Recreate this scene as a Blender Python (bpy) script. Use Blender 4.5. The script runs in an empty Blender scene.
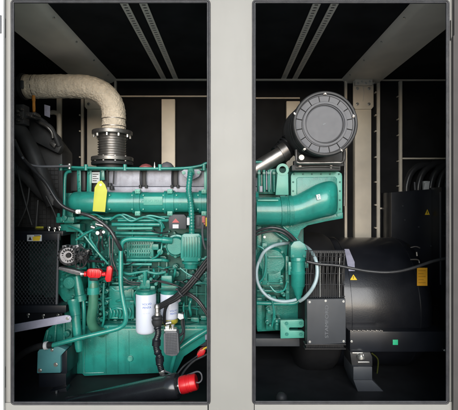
import bpy, bmesh, math, random
from mathutils import Vector, Matrix
random.seed(7)
S = bpy.context.scene
COL = S.collection
# ------------------------------------------------------------------ measuring
K, D, CX, CY, ZC = .005, 2.0, 229.0, 202.5, 1.35
def k(Y): return K * (1 + Y / D)
def P(px, py, Y): return Vector(((px - CX) * k(Y), Y, ZC + (CY - py) * k(Y)))

# ------------------------------------------------------------------ materials
def mat(name, col, rough=.5, metal=0., var=.12, vscale=9., bump=0., bscale=60., coat=0., dirt=None, dscale=5., damt=.5, spec=.5, wear=None):
    m = bpy.data.materials.new(name); m.use_nodes = True
    nt = m.node_tree; n = nt.nodes; l = nt.links
    b = n['Principled BSDF']
    b.inputs['Roughness'].default_value = rough
    b.inputs['Metallic'].default_value = metal
    b.inputs['Specular IOR Level'].default_value = spec
    if coat: b.inputs['Coat Weight'].default_value = coat; b.inputs['Coat Roughness'].default_value = .18
    tc = n.new('ShaderNodeTexCoord')
    nz = n.new('ShaderNodeTexNoise'); nz.inputs['Scale'].default_value = vscale; nz.inputs['Detail'].default_value = 7
    l.new(tc.outputs['Object'], nz.inputs['Vector'])
    mx = n.new('ShaderNodeMix'); mx.data_type = 'RGBA'
    c = Vector(col)
    lo = [max(0, v * (1 - var)) for v in c]; hi = [min(1, v * (1 + var)) for v in c]
    mx.inputs[6].default_value = (*lo, 1); mx.inputs[7].default_value = (*hi, 1)
    rp = n.new('ShaderNodeMapRange'); rp.inputs[1].default_value = .3; rp.inputs[2].default_value = .7
    l.new(nz.outputs['Fac'], rp.inputs[0]); l.new(rp.outputs[0], mx.inputs[0])
    out = mx.outputs[2]
    if dirt is not None:
        nd = n.new('ShaderNodeTexNoise'); nd.inputs['Scale'].default_value = dscale; nd.inputs['Detail'].default_value = 10; nd.inputs['Roughness'].default_value = .7
        l.new(tc.outputs['Object'], nd.inputs['Vector'])
        r2 = n.new('ShaderNodeMapRange'); r2.inputs[1].default_value = .52; r2.inputs[2].default_value = .75; r2.inputs[4].default_value = damt
        l.new(nd.outputs['Fac'], r2.inputs[0])
        m2 = n.new('ShaderNodeMix'); m2.data_type = 'RGBA'
        l.new(r2.outputs[0], m2.inputs[0]); l.new(out, m2.inputs[6]); m2.inputs[7].default_value = (*dirt, 1)
        out = m2.outputs[2]
    if wear is not None:     # (run marks, chips) : vertical streaks of grime and small knocks showing pale primer
        mp = n.new('ShaderNodeMapping'); mp.inputs['Scale'].default_value = (26, 26, 3.2)
        ns = n.new('ShaderNodeTexNoise'); ns.inputs['Scale'].default_value = 1; ns.inputs['Detail'].default_value = 5
        l.new(tc.outputs['Object'], mp.inputs['Vector']); l.new(mp.outputs[0], ns.inputs['Vector'])
        rs = n.new('ShaderNodeMapRange'); rs.inputs[1].default_value = .55; rs.inputs[2].default_value = .8; rs.inputs[4].default_value = wear[0]
        l.new(ns.outputs['Fac'], rs.inputs[0])
        m3 = n.new('ShaderNodeMix'); m3.data_type = 'RGBA'; l.new(rs.outputs[0], m3.inputs[0]); l.new(out, m3.inputs[6]); m3.inputs[7].default_value = (*[v * .45 for v in c], 1)
        nc = n.new('ShaderNodeTexNoise'); nc.inputs['Scale'].default_value = 95; nc.inputs['Detail'].default_value = 3
        l.new(tc.outputs['Object'], nc.inputs['Vector'])
        rc = n.new('ShaderNodeMapRange'); rc.inputs[1].default_value = .70; rc.inputs[2].default_value = .74; rc.inputs[4].default_value = wear[1]
        l.new(nc.outputs['Fac'], rc.inputs[0])
        m4 = n.new('ShaderNodeMix'); m4.data_type = 'RGBA'; l.new(rc.outputs[0], m4.inputs[0]); l.new(m3.outputs[2], m4.inputs[6]); m4.inputs[7].default_value = (*[min(1, v * 1.3 + .12) for v in c], 1)
        out = m4.outputs[2]
    l.new(out, b.inputs['Base Color'])
    rr = n.new('ShaderNodeMapRange'); rr.inputs[3].default_value = max(0, rough - .07); rr.inputs[4].default_value = min(1, rough + .09)
    n3 = n.new('ShaderNodeTexNoise'); n3.inputs['Scale'].default_value = vscale * 2.7; n3.inputs['Detail'].default_value = 5
    l.new(tc.outputs['Object'], n3.inputs['Vector']); l.new(n3.outputs['Fac'], rr.inputs[0]); l.new(rr.outputs[0], b.inputs['Roughness'])
    if bump:
        nb = n.new('ShaderNodeTexNoise'); nb.inputs['Scale'].default_value = bscale; nb.inputs['Detail'].default_value = 4
        l.new(tc.outputs['Object'], nb.inputs['Vector'])
        bp = n.new('ShaderNodeBump'); bp.inputs['Strength'].default_value = bump; bp.inputs['Distance'].default_value = .002
        l.new(nb.outputs['Fac'], bp.inputs['Height']); l.new(bp.outputs[0], b.inputs['Normal'])
    return m
TEAL   = mat('teal_paint', (.020, .258, .212), .31, 0, .2, 8, .3, 180, coat=.5, dirt=(.025, .10, .085), damt=.55, dscale=11, wear=(.5, .6))
TEALC  = mat('teal_cast', (.017, .218, .175), .38, 0, .28, 14, .7, 110, coat=.35, dirt=(.015, .08, .07), damt=.6, dscale=14, wear=(.6, .7))
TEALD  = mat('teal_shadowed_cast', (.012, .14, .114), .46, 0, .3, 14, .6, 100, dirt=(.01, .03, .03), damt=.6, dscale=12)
TEALL  = mat('teal_pale_paint', (.085, .35, .275), .38, 0, .12, 9, .25, 160, coat=.2)
OLIVE  = mat('teal_olive_paint', (.05, .19, .125), .38, 0, .2, 12, .2, 120, coat=.3)
CREAM  = mat('cream_powder_coat', (.338, .332, .312), .46, 0, .05, 2.5, .15, 12, wear=(.07, .1))
BEIGE  = mat('beige_galvanised_strip', (.84, .76, .63), .5, 0, .10, 6, .1, 300)
BEAM   = mat('roof_beam_steel', (.80, .745, .66), .5, 0, .10, 4, .1, 300)
BLACKF = mat('black_foam_lining', (.018, .0185, .020), .95, 0, .35, 4, .35, 400, spec=.15)
BLACK  = mat('black_gloss_paint', (.009, .011, .016), .36, 0, .3, 5, .1, 200, coat=.15)
BLACKM = mat('black_matt_paint', (.024, .025, .027), .5, 0, .3, 9, .2, 200)
RADB   = mat('dusty_black_shroud', (.042, .043, .045), .5, 0, .4, 7, .3, 120, dirt=(.08, .078, .07), damt=.35, dscale=8)
RUBBER = mat('black_rubber', (.014, .015, .017), .48, 0, .25, 30, .2, 300)
SEAL   = mat('grey_rubber_seal', (.038, .038, .043), .38, 0, .3, 20, .3, 120, dirt=(.10, .10, .10), damt=.3, dscale=12)
BARREL = mat('black_barrel_paint', (.0075, .0085, .012), .34, 0, .3, 5, .25, 130, coat=.5, dirt=(.022, .022, .024), damt=.25, dscale=5)
CAPG   = mat('filter_cap_grey', (.105, .108, .12), .48, 0, .06, 10, .1, 300)
GREYP  = mat('grey_plastic', (.11, .115, .13), .5, 0, .08, 10, .1, 300)
GREYD  = mat('dark_grey_plate', (.045, .05, .058), .5, 0, .12, 8, .15, 300)
GUARD  = mat('guard_wire', (.026, .026, .028), .4, .2, .2, 30)
STEEL  = mat('bare_steel', (.38, .365, .35), .36, .9, .15, 25, .1, 200)
STEELD = mat('heat_dulled_steel', (.24, .23, .22), .38, .85, .25, 25, .2, 200)
ZINC   = mat('zinc_bolt', (.62, .62, .60), .28, .85, .1, 40)
ALU    = mat('cast_aluminium', (.34, .345, .40), .48, .25, .12, 20, .4, 250, dirt=(.12, .11, .11), damt=.55, dscale=16, wear=(.5, .3))
LILAC  = mat('lilac_grey_plate', (.36, .36, .46), .5, .1, .12, 20, .3, 200)
WHITE  = mat('white_enamel', (.62, .66, .76), .32, 0, .03, 8, coat=.2)
PAPER  = mat('white_label', (.62, .64, .66), .6, 0, .04, 20)
RED    = mat('red_plastic', (.62, .012, .018), .35, 0, .12, 15, coat=.2)
YELLOW = mat('yellow_tag_card', (.56, .58, .075), .6, 0, .06, 14)
AMBER  = mat('amber_label', (.75, .36, .02), .55, 0, .08, 14)
WARN   = mat('warning_yellow', (.80, .55, .03), .55, 0, .05, 14)
ORANGE = mat('orange_rubber', (.50, .20, .03), .5, 0, .2, 20)
GREENS = mat('green_sticker', (.03, .50, .25), .5, 0, .05, 20)
BLUE   = mat('blue_print', (.08, .16, .50), .6, 0, .1, 20)
INK    = mat('black_print', (.01, .01, .01), .6, 0, .1, 20)
EMBOSS = mat('raised_lettering', (.13, .14, .155), .45, .1, .1, 20)
TEALHI = mat('raised_teal_lettering', (.08, .38, .32), .4, 0, .1, 20)
CAB    = mat('cable_sheath', (.03, .031, .034), .33, 0, .2, 30, coat=.3)
HOSEC  = mat('clouded_hose', (.36, .47, .50), .3, 0, .12, 18, coat=.3)
BRASS  = mat('olive_brass', (.55, .47, .06), .45, .3, .25, 30)
GROUND = mat('concrete', (.58, .57, .55), .9, 0, .12, 2, .4, 30)
WHITED = mat('white_door_paint', (.78, .79, .78), .45, 0, .03, 3)
LINED  = mat('door_lining', (.075, .068, .066), .7, 0, .1, 6)
# wrinkled exhaust wrap
def wrap_mat():
    m = mat('woven_exhaust_wrap', (.72, .63, .50), .85, 0, .12, 22, 0, dirt=(.45, .37, .28), damt=.6, dscale=26)
    nt = m.node_tree; n = nt.nodes; l = nt.links; b = n['Principled BSDF']
    tc = n.new('ShaderNodeTexCoord')
    v = n.new('ShaderNodeTexVoronoi'); v.inputs['Scale'].default_value = 75
    z = n.new('ShaderNodeTexNoise'); z.inputs['Scale'].default_value = 42; z.inputs['Detail'].default_value = 6
    l.new(tc.outputs['Object'], v.inputs['Vector']); l.new(tc.outputs['Object'], z.inputs['Vector'])
    ad = n.new('ShaderNodeMath'); ad.operation = 'ADD'
    l.new(v.outputs['Distance'], ad.inputs[0]); l.new(z.outputs['Fac'], ad.inputs[1])
    bp = n.new('ShaderNodeBump'); bp.inputs['Strength'].default_value = .8; bp.inputs['Distance'].default_value = .005
    l.new(ad.outputs[0], bp.inputs['Height']); l.new(bp.outputs[0], b.inputs['Normal'])
    return m
WRAP = wrap_mat()

# ------------------------------------------------------------------ mesh builder
def frame_of(d):
    d = d.normalized()
    up = Vector((0, 0, 1)) if abs(d.z) < .9 else Vector((0, 1, 0))
    a = d.cross(up).normalized(); b = d.cross(a).normalized()
    return a, b
def catmull(pts, n=8, closed=False):
    out = []; N = len(pts)
    rng = N if closed else N - 1
    for i in range(rng):
        if closed: p0, p1, p2, p3 = pts[i - 1], pts[i], pts[(i + 1) % N], pts[(i + 2) % N]
        else: p0, p1, p2, p3 = pts[max(i - 1, 0)], pts[i], pts[i + 1], pts[min(i + 2, N - 1)]
        for j in range(n):
            t = j / n
            out.append(.5 * ((2 * p1) + (p2 - p0) * t + (2 * p0 - 5 * p1 + 4 * p2 - p3) * t * t + (3 * p1 - p0 - 3 * p2 + p3) * t ** 3))
    if not closed: out.append(pts[-1].copy())
    return out
def ends(a, b):
    """two photo positions with depth; the same position twice means an axis straight into the enclosure"""
    A = P(*a)
    if abs(a[0] - b[0]) < 1e-6 and abs(a[1] - b[1]) < 1e-6: return A, A + Vector((0, b[2] - a[2], 0))
    return A, P(*b)
class M:
    def __init__(s): s.bm = bmesh.new()
    def merge(s, b):
        me = bpy.data.meshes.new('tmp'); b.to_mesh(me); b.free(); s.bm.from_mesh(me); bpy.data.meshes.remove(me)
    def bev(s, b, w, seg=2, ang=.6):
        if w <= 0: return
        es = [e for e in b.edges if len(e.link_faces) == 2 and e.calc_face_angle(0) > ang]
        if es: bmesh.ops.bevel(b, geom=es, offset=w, segments=seg, affect='EDGES', profile=.6, clamp_overlap=True)
    def bw(s, lo, hi, bev=0, rot=None):
        b = bmesh.new(); bmesh.ops.create_cube(b, size=1)
        c = (Vector(lo) + Vector(hi)) / 2; sz = Vector(hi) - Vector(lo)
        for v in b.verts: v.co = Vector((v.co.x * sz.x, v.co.y * sz.y, v.co.z * sz.z))
        s.bev(b, bev)
        for v in b.verts:
            if rot is not None: v.co = rot @ v.co
            v.co += c
        s.merge(b); return s
    def box(s, x0, y0, x1, y1, Y0, Y1, bev=.5, rot=0):
        a = P(x0, y1, Y0); c = P(x1, y0, Y0)
        r = Matrix.Rotation(math.radians(rot), 3, 'Y') if rot else None
        return s.bw((a.x, Y0, a.z), (c.x, Y1, c.z), bev * k(Y0), r)
    def prism(s, poly, Y0, Y1, bev=.5):
        b = bmesh.new()
        f = [b.verts.new(P(x, y, Y0)) for x, y in poly]
        g = [b.verts.new(v.co + Vector((0, Y1 - Y0, 0))) for v in f]
        n = len(f)
        b.faces.new(f); b.faces.new(g[::-1])
        for i in range(n): b.faces.new((f[i], g[i], g[(i + 1) % n], f[(i + 1) % n]))
        bmesh.ops.recalc_face_normals(b, faces=b.faces[:])
        s.bev(b, bev * k(Y0)); s.merge(b); return s
    def sweep(s, path, rad, seg=14, closed=False, prof=None):
        b = bmesh.new(); rings = []; N = len(path)
        if not hasattr(rad, '__len__'): rad = [rad] * N
        prev = None
        for i, p in enumerate(path):
            if closed: d = path[(i + 1) % N] - path[i - 1]
            else: d = path[min(i + 1, N - 1)] - path[max(i - 1, 0)]
            d.normalize()
            if prev is None: a, c = frame_of(d)
            else:
                a = (prev - d * prev.dot(d)).normalized(); c = d.cross(a)
            prev = a
            ring = []
            for j in range(seg):
                t = 2 * math.pi * j / seg
                ring.append(b.verts.new(p + (a * math.cos(t) + c * math.sin(t)) * rad[i]))
            rings.append(ring)
        R = N if closed else N - 1
        for i in range(R):
            A, B = rings[i], rings[(i + 1) % N]
            for j in range(seg): b.faces.new((A[j], A[(j + 1) % seg], B[(j + 1) % seg], B[j]))
        if not closed: b.faces.new(rings[0]); b.faces.new(rings[-1])
        bmesh.ops.recalc_face_normals(b, faces=b.faces[:])
        s.merge(b); return s
    def tube(s, pts, r, seg=12, n=8, closed=False, smooth=True):
        w = [P(*p) for p in pts]
        path = catmull(w, n, closed) if smooth else w
        Ym = sum(p[2] for p in pts) / len(pts)
        return s.sweep(path, r * k(Ym), seg, closed)
    def cyl(s, a, b_, r, r2=None, seg=24, bev=0, px=True):
        if px:
            Y = (a[2] + b_[2]) / 2; a, b_ = ends(a, b_); r = r * k(Y); r2 = r2 * k(Y) if r2 is not None else None; bev *= k(Y)
        r2 = r if r2 is None else r2
        b = bmesh.new(); d = b_ - a; u, v = frame_of(d)
        A = [b.verts.new(a + (u * math.cos(2 * math.pi * j / seg) + v * math.sin(2 * math.pi * j / seg)) * r) for j in range(seg)]
        B = [b.verts.new(b_ + (u * math.cos(2 * math.pi * j / seg) + v * math.sin(2 * math.pi * j / seg)) * r2) for j in range(seg)]
        for j in range(seg): b.faces.new((A[j], A[(j + 1) % seg], B[(j + 1) % seg], B[j]))
        b.faces.new(A); b.faces.new(B)
        bmesh.ops.recalc_face_normals(b, faces=b.faces[:])
        if bev: s.bev(b, bev, 2, 1.0)
        s.merge(b); return s
    def lathe(s, a, b_, prof, seg=40, px=True):
        """prof = [(t 0..1 along a->b, radius px)]"""
        Y = (a[2] + b_[2]) / 2; kk = k(Y); a, b_ = ends(a, b_)
        d = b_ - a; u, v = frame_of(d); b = bmesh.new(); R = []
        for t, r in prof:
            R.append([b.verts.new(a + d * t + (u * math.cos(2 * math.pi * j / seg) + v * math.sin(2 * math.pi * j / seg)) * max(r, .01) * kk) for j in range(seg)])
        for A, B in zip(R, R[1:]):
            for j in range(seg): b.faces.new((A[j], A[(j + 1) % seg], B[(j + 1) % seg], B[j]))
        if prof[0] != prof[-1]: b.faces.new(R[0]); b.faces.new(R[-1])
        bmesh.ops.recalc_face_normals(b, faces=b.faces[:])
        s.merge(b); return s
    def bolt(s, x, y, Y, r=1., h=.006, seg=6):
        c = P(x, y, Y); kk = k(Y)
        s.cyl(c, c + Vector((0, -.002, 0)), r * 1.35 * kk, seg=14, px=False)
        s.cyl(c, c + Vector((0, -h, 0)), r * kk, r * .92 * kk, seg=seg, px=False); return s
    def done(s, name, m, parent=None, label=None):
        b = s.bm
        lo = Vector((min(v.co[i] for v in b.verts) for i in range(3))); hi = Vector((max(v.co[i] for v in b.verts) for i in range(3)))
        c = (lo + hi) / 2
        for v in b.verts: v.co -= c
        me = bpy.data.meshes.new(name); b.to_mesh(me); b.free()
        for p in me.polygons: p.use_smooth = True
        me.set_sharp_from_angle(angle=math.radians(38))
        me.materials.append(m)
        o = bpy.data.objects.new(name, me); COL.objects.link(o)
        o.location = c
        if parent is not None:
            o.parent = parent; o.location = c - wloc(parent)
        if label: o['label'] = label
        return o
def each(m_, name, mt_, parent, near=True):
    """one object per separate piece (pieces that touch stay together when near)"""
    bm = m_.bm; bm.verts.index_update(); bm.verts.ensure_lookup_table(); seen = set(); isl = []
    for v in bm.verts:
        if v.index in seen: continue
        st = [v]; seen.add(v.index); vs = []
        while st:
            q = st.pop(); vs.append(q)
            for e in q.link_edges:
                o = e.other_vert(q)
                if o.index not in seen: seen.add(o.index); st.append(o)
        lo = [min(q.co[i] for q in vs) for i in range(3)]; hi = [max(q.co[i] for q in vs) for i in range(3)]
        isl.append([vs, lo, hi])
    changed = near
    while changed:
        changed = False
        for i in range(len(isl)):
            for j in range(i + 1, len(isl)):
                A, B = isl[i], isl[j]
                if all(A[1][q] <= B[2][q] + 5e-4 and B[1][q] <= A[2][q] + 5e-4 for q in range(3)):
                    A[0] += B[0]; A[1] = [min(a, b) for a, b in zip(A[1], B[1])]; A[2] = [max(a, b) for a, b in zip(A[2], B[2])]
                    isl.pop(j); changed = True; break
            if changed: break
    out = []
    for vs, _, _ in isl:
        b = bmesh.new(); mp = {v: b.verts.new(v.co) for v in vs}
        fs = set(f for v in vs for f in v.link_faces)
        for f in fs: b.faces.new([mp[v] for v in f.verts])
        bmesh.ops.recalc_face_normals(b, faces=b.faces[:])
        q = M(); q.merge(b); out.append(q.done(name, mt_, parent))
    m_.bm.free(); return out
def wloc(o):
    v = Vector(o.location); p = o.parent
    while p is not None: v += Vector(p.location); p = p.parent
    return v
def thing(name, label, cat, loc, group=None):
    o = bpy.data.objects.new(name, None); o.empty_display_size = .05
    COL.objects.link(o); o.location = loc; o['label'] = label; o['category'] = cat
    if group: o['group'] = group
    return o
def tag(o, label, cat, group=None):
    o['label'] = label; o['category'] = cat
    if group: o['group'] = group
    return o
def text(name, body, x, y, Y, size, m, parent, ext=.0008, rot=0, align='CENTER', sx=1.):
    """lettering centred on a point, facing the open door; size in photo pixels of cap height"""
    cu = bpy.data.curves.new('t', 'FONT'); cu.body = body; cu.size = size * k(Y) / .69; cu.extrude = ext; cu.offset = (.012 if size < 2.5 else 0) * cu.size
    cu.align_x = align; cu.align_y = 'CENTER'
    t = bpy.data.objects.new('t', cu); COL.objects.link(t)
    bpy.context.view_layer.update()
    me = bpy.data.meshes.new_from_object(t.evaluated_get(bpy.context.evaluated_depsgraph_get()))
    bpy.data.objects.remove(t)
    R = Matrix.Rotation(math.radians(90), 4, 'X')
    for v in me.vertices: v.co.x *= sx
    me.transform(R); me.transform(Matrix.Rotation(math.radians(rot), 4, 'Y'))
    me.materials.clear(); me.materials.append(m); me.name = name
    o = bpy.data.objects.new(name, me); COL.objects.link(o)
    w = P(x, y, Y); o.location = w
    if parent is not None: o.parent = parent; o.location = w - wloc(parent)
    return o

WALL = 1.60
# ================================================================== ground
g = M(); g.bw((-60, -80, -.1), (60, 60, 0)); go = g.done('ground', GROUND); go['kind'] = 'structure'

# ================================================================== enclosure
enc = thing('generator_enclosure', 'cream steel generator enclosure seen through its two open doorways with black lining', 'enclosure', (0, 0, 0))
zt, zb = P(0, -8, 0).z, P(0, 430, 0).z
M().box(208.6, -8, 254, 430, 0, .012, .4).done('post', CREAM, enc)
M().box(3.6, -8, 12.0, 430, .004, .012, .3).done('post', BEIGE if False else CREAM, enc)
M().box(448, -8, 453.6, 430, .004, .012, .3).done('post', CREAM, enc)
M().box(-20, -30, 480, 1.2, .006, .012, .3).done('header', CREAM, enc)
m = M(); m.box(3.6, 403, 207.6, 450, -.004, .010, .3); m.box(254.6, 402, 453.6, 450, -.004, .010, .3); m.done('sill', CREAM, enc)
def dens(pts):
    out = []
    for a, b in zip(pts, pts[1:] + pts[:1]):
        n = max(1, int((b - a).length / .06)); out += [a.lerp(b, i / n) for i in range(n)]
    return out
def seal(x0, y0, x1, y1, r=4):
    # rounded rectangular loop with a two-lobed profile
    def loop(off, dep, rad):
        pts = []
        X0, Y0, X1, Y1 = x0 + off, y0 + off, x1 - off, y1 - off; rr = max(r - off, .8)
        for cx, cy, a0 in ((X1 - rr, Y0 + rr, -90), (X1 - rr, Y1 - rr, 0), (X0 + rr, Y1 - rr, 90), (X0 + rr, Y0 + rr, 180)):
            for q in range(6):
                a = math.radians(a0 + q * 18); pts.append(P(cx + rr * math.cos(a), cy + rr * math.sin(a), dep))
        m.sweep([p + Vector((random.uniform(-1, 1), 0, random.uniform(-1, 1))) * 2e-4 for p in dens(pts)], [rad * k(0) * random.uniform(.975, 1.025) for _ in dens(pts)], 10, True)
    m = M(); loop(1.0, -.002, 1.0); loop(2.75, -.005, 1.1); loop(1.9, .003, 1.5)
    m.done('rubber_seal', SEAL, enc)
seal(10.6, -.6, 210.6, 405.2); seal(252, -.4, 449.6, 404.6)
# lock keeps in the jambs
m = M(); m.box(3.9, 18, 5.1, 37, -.003, .003, .1); m.box(3.9, 367, 5.1, 388, -.003, .003, .1); m.box(450.6, 20, 451.2, 40, -.003, .003, .1); each(m, 'hinge_slot', INK, enc, True)
# opened doors folded back beside the doorway
dr = M().box(-40, -14, 3.4, 434, -.02, -.004, .6).done('door', WHITED, enc, 'white outer edge of the opened door')
M().box(-3, 15, 1.2, 33, -.024, -.02, .3).done('latch_or_glint', GREYP, dr)
dr = M().prism([(454.4, -14), (520, -14), (520, 434), (453.4, 434), (453.4, 372), (453.4, 371), (453.4, 36), (454.4, 35)][::-1], -.02, -.004, .3).done('door', LINED, enc, 'door with dark grey inner lining')
# shell
zf = ZC - 1.115   # floor level inside
zc = ZC + 1.116   # ceiling level
XW = 2.06
M().bw((-XW, WALL, zf - .1), (XW, WALL + .04, zc)).done('back_panel', BLACKF, enc)
M().bw((-XW, .05, zc), (XW, WALL + .04, zc + .04)).done('ceiling_panel', BLACKF, enc)
M().bw((-XW - .04, .05, zf - .1), (-XW, WALL + .04, zc + .04)).done('side_panel', BLACKF, enc)
M().bw((XW, .05, zf - .1), (XW + .04, WALL + .04, zc + .04)).done('side_panel', BLACKF, enc)
M().bw((-XW, .05, zf - .12), (XW, WALL, zf - .02)).done('floor_pan', mat('tray_paint', (.010, .011, .013), .62, 0, .4, 6, .3, 60, dirt=(.03, .03, .03), damt=.3, dscale=7), enc)
m = M(); m.bw((-XW, 0.01, zt - .01), (XW, .05, zc + .04)); m.bw((-XW, 0.012, .05), (P(3.7, 0, 0).x, .05, zt)); m.bw((P(452.5, 0, 0).x, .012, .05), (XW, .05, zt)); m.done('outer_skin', CREAM, enc)
# ceiling rails (perforated strips)
def rail(xa, xb_):
    m = M(); y = .06; w = .022
    xm = lambda Y: xa + (xb_ - xa) * Y / WALL
    zr = zc - .006
    n = 46; dy = (WALL - .08) / n
    for side in (-1, 1):
        m.bw((xa + side * w * .75 - w * .27, .06, zr - .002), (xa + side * w * .75 + w * .27, WALL - .01, zr + .002))
    for i in range(n + 1):
        yy = .065 + i * dy
        m.bw((xa - w * .5, yy - dy * .28, zr - .0015), (xa + w * .5, yy + dy * .28, zr + .0015))
    for side in (-1, 1): pass
    m.done('ceiling_rail', BEAM, enc)
for x in (-.585, -.478, .490, .590): rail(x, x)
# roof beams
for s in (-1, 1):
    m = M()
    b = bmesh.new()
    prof = [(1.012, 1.112), (1.020, 1.094), (1.052, 1.076), (1.066, 1.072), (1.335, 1.068), (1.335, 1.112)]
    r0 = [b.verts.new((s * x, .052, ZC + z)) for x, z in prof]; r1 = [b.verts.new((s * x, WALL - .004, ZC + z)) for x, z in prof]
    for i in range(len(prof)): b.faces.new((r0[i], r1[i], r1[(i + 1) % len(prof)], r0[(i + 1) % len(prof)]))
    b.faces.new(r0); b.faces.new(r1); bmesh.ops.recalc_face_normals(b, faces=b.faces[:]); m.merge(b)
    bo = m.done('roof_beam', BEAM, enc)
    m = M()
    for yy in (.35, .7, 1.05, 1.4): 
        m.cyl(Vector((s * 1.032, yy, ZC + 1.092)), Vector((s * 1.028, yy, ZC + 1.080)), .007, seg=8, px=False)
    each(m, 'bolt', ZINC, bo, True)
# back-wall strips: px at WALL
def strip(x0, y0, x1, y1, t=.02, mm=BEIGE, bev=.4):
    return M().box(x0, y0, x1, y1, WALL - t, WALL - .001, bev).done('trim_strip', mm, enc)
strip(114.5, 78.6, 207 + 22, 80.4, .022); strip(229, 78.6, 347, 80.4, .022)
strip(116.5, 95.4, 229, 96.8, .018); strip(229, 97.2, 300, 98.6, .018)
strip(114, 80.6, 116.3, 190, .03); strip(344.8, 80.6, 347.3, 240, .03)
strip(80.8, 98, 83.4, 200, .03); strip(377.2, 81, 380.2, 250, .03)
strip(56.5, 96, 61, 200, .03); strip(399.6, 80.8, 402.4, 200, .03)
strip(380.4, 79.2, 448, 80.6, .016); strip(20, 79.2, 80, 80.6, .016)
strip(402.6, 157.6, 460, 159.2, .02); strip(380.4, 207.6, 399, 209.2, .02)
M().box(161.5, 99, 175, 300, WALL - .05, WALL - .001, .5).done('back_post', BEIGE, enc)
M().box(286.5, 101, 300, 260, WALL - .05, WALL - .001, .5).done('back_post', BEIGE, enc)
M().box(355, 84, 371.4, 300, WALL - .07, WALL - .002, .6).done('back_post', BEIGE, enc)
M().box(87, 84, 103.4, 300, WALL - .07, WALL - .002, .6).done('back_post', BEIGE, enc)
for x0, x1 in ((353.2, 373.6), (84.6, 105)):
    br = M().prism([(x0, 82), (x1, 82), (x1, 106.5), (x1 - 2, 109), (x0 + 2, 109), (x0, 106.5)], WALL - .085, WALL - .073, .3).done('bracket', BEIGE, enc)
    xm = (x0 + x1) / 2
    for dx in (-6, 5.6):
        for y in (88.5, 104): M().bolt(xm + dx, y, WALL - .085, 1.15, .008).done('bolt', ZINC, br)
    m = M(); m.box(x0 + 2, 79, x1 - 1, 85, WALL - .12, WALL - .086, .5)
    m.tube([(xm - 1, 84, WALL - .1), (xm + .5, 92, WALL - .09), (xm - .5, 101, WALL - .088)], .35, 6); m.done('gusset', BEAM, br)
    for q in range(6): M().bolt(x0 + 1 + q * 3.9, 81.5 + (q % 2) * 1.6, WALL - .12, .8, .008).done('bolt', ZINC, br)
m = M()
for y in (92, 115, 131, 157, 182, 205, 228):
    for x in (377.0, 80.6): m.cyl((x - .9, y, WALL - .035), (x - .9, y, WALL), .8, seg=10)
    m.cyl((398.6, y + 4, WALL - .035), (398.6, y + 4, WALL), .6, seg=10)
each(m, 'rivet', BEIGE, enc, True)
# base frame rails of the skid
sk = thing('base_frame', 'dark painted steel base frame running under the engine and generator', 'base frame', (0, .8, zf))
M().box(150, 338.5, 322, 346.5, .62, .72, .6).done('rail', GREYD, sk)
M().box(205, 329, 214, 340, .60, .8, .5).done('rail', LILAC, sk)
m = M(); m.box(16, 352, 150, 374, 1.25, 1.3, .4); m.box(260, 372, 350, 374, 1.3, 1.34, .3); m.done('cross_member', BLACK, sk)
tag(M().lathe((281.5, 400, .16), (281.5, 392.2, .16), [(0, 6), (.25, 6), (.6, 5.2), (.9, 3), (1, .1)], 28).done('floor_plug', BLACKM), 'small grey domed plug on the floor behind the right door sill', 'plug')

# ================================================================== engine
eng = thing('diesel_engine', 'large teal six cylinder diesel engine standing behind the central post', 'engine', P(180, 376, .9))
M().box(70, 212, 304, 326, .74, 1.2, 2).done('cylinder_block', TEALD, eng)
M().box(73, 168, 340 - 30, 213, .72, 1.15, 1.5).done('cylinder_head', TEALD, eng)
# valve cover : grey panels with dark clips
vc = M()
for a, b in ((109, 141), (146.3, 172.2), (178.2, 207), (208, 232), (233, 257)):
    vc.prism([(a + 1, 170), (b - 1, 170), (b, 172), (b, 186.5), (a, 186.5), (a, 172)], .668, .75, .9)
vc.box(107, 186.8, 257, 193, .66, .75, .8)
vo = vc.done('valve_cover', ALU, eng)
m = M()
for x in (143.6, 175.2): 
    m.box(x - 2.2, 170, x + 2.2, 188, .69, .74, .3)
for x in (140.4, 146.2, 172, 178): m.tube([(x, 170, .655), (x - .3, 178, .65), (x, 186, .655)], .55, 8); m.cyl((x, 185, .65), (x, 188, .65), 1.5, seg=10)
for x, y in ((110, 183), (112, 186)): m.cyl((x, y, .65), (x, y + 3.5, .65), 1.8, 2.6, seg=12)
m.tube([(107, 169, .62), (107.5, 186, .63)], .8, 8); m.tube([(114, 171, .64), (113.4, 184, .64)], .8, 8)
each(m, 'clip', BLACKM, vo, True)
M().box(72, 169, 110, 192, .69, .75, .8).box(70.5, 171, 77, 191, .66, .7, .6).box(81, 171, 85.5, 191, .665, .7, .8).done('end_cover', BLACKM, eng)
m = M(); m.box(91.5, 172, 99.8, 183, .652, .692, .3); lb = m.done('data_plate', PAPER, eng, 'white printed plate behind the yellow tag')
m = M()
for q in range(4): m.box(92.6, 174 + q * 2.1, 98.4 - (q % 2) * 1.8, 174.7 + q * 2.1, .6512, .653, 0)
m.done('print', INK, lb)
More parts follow.
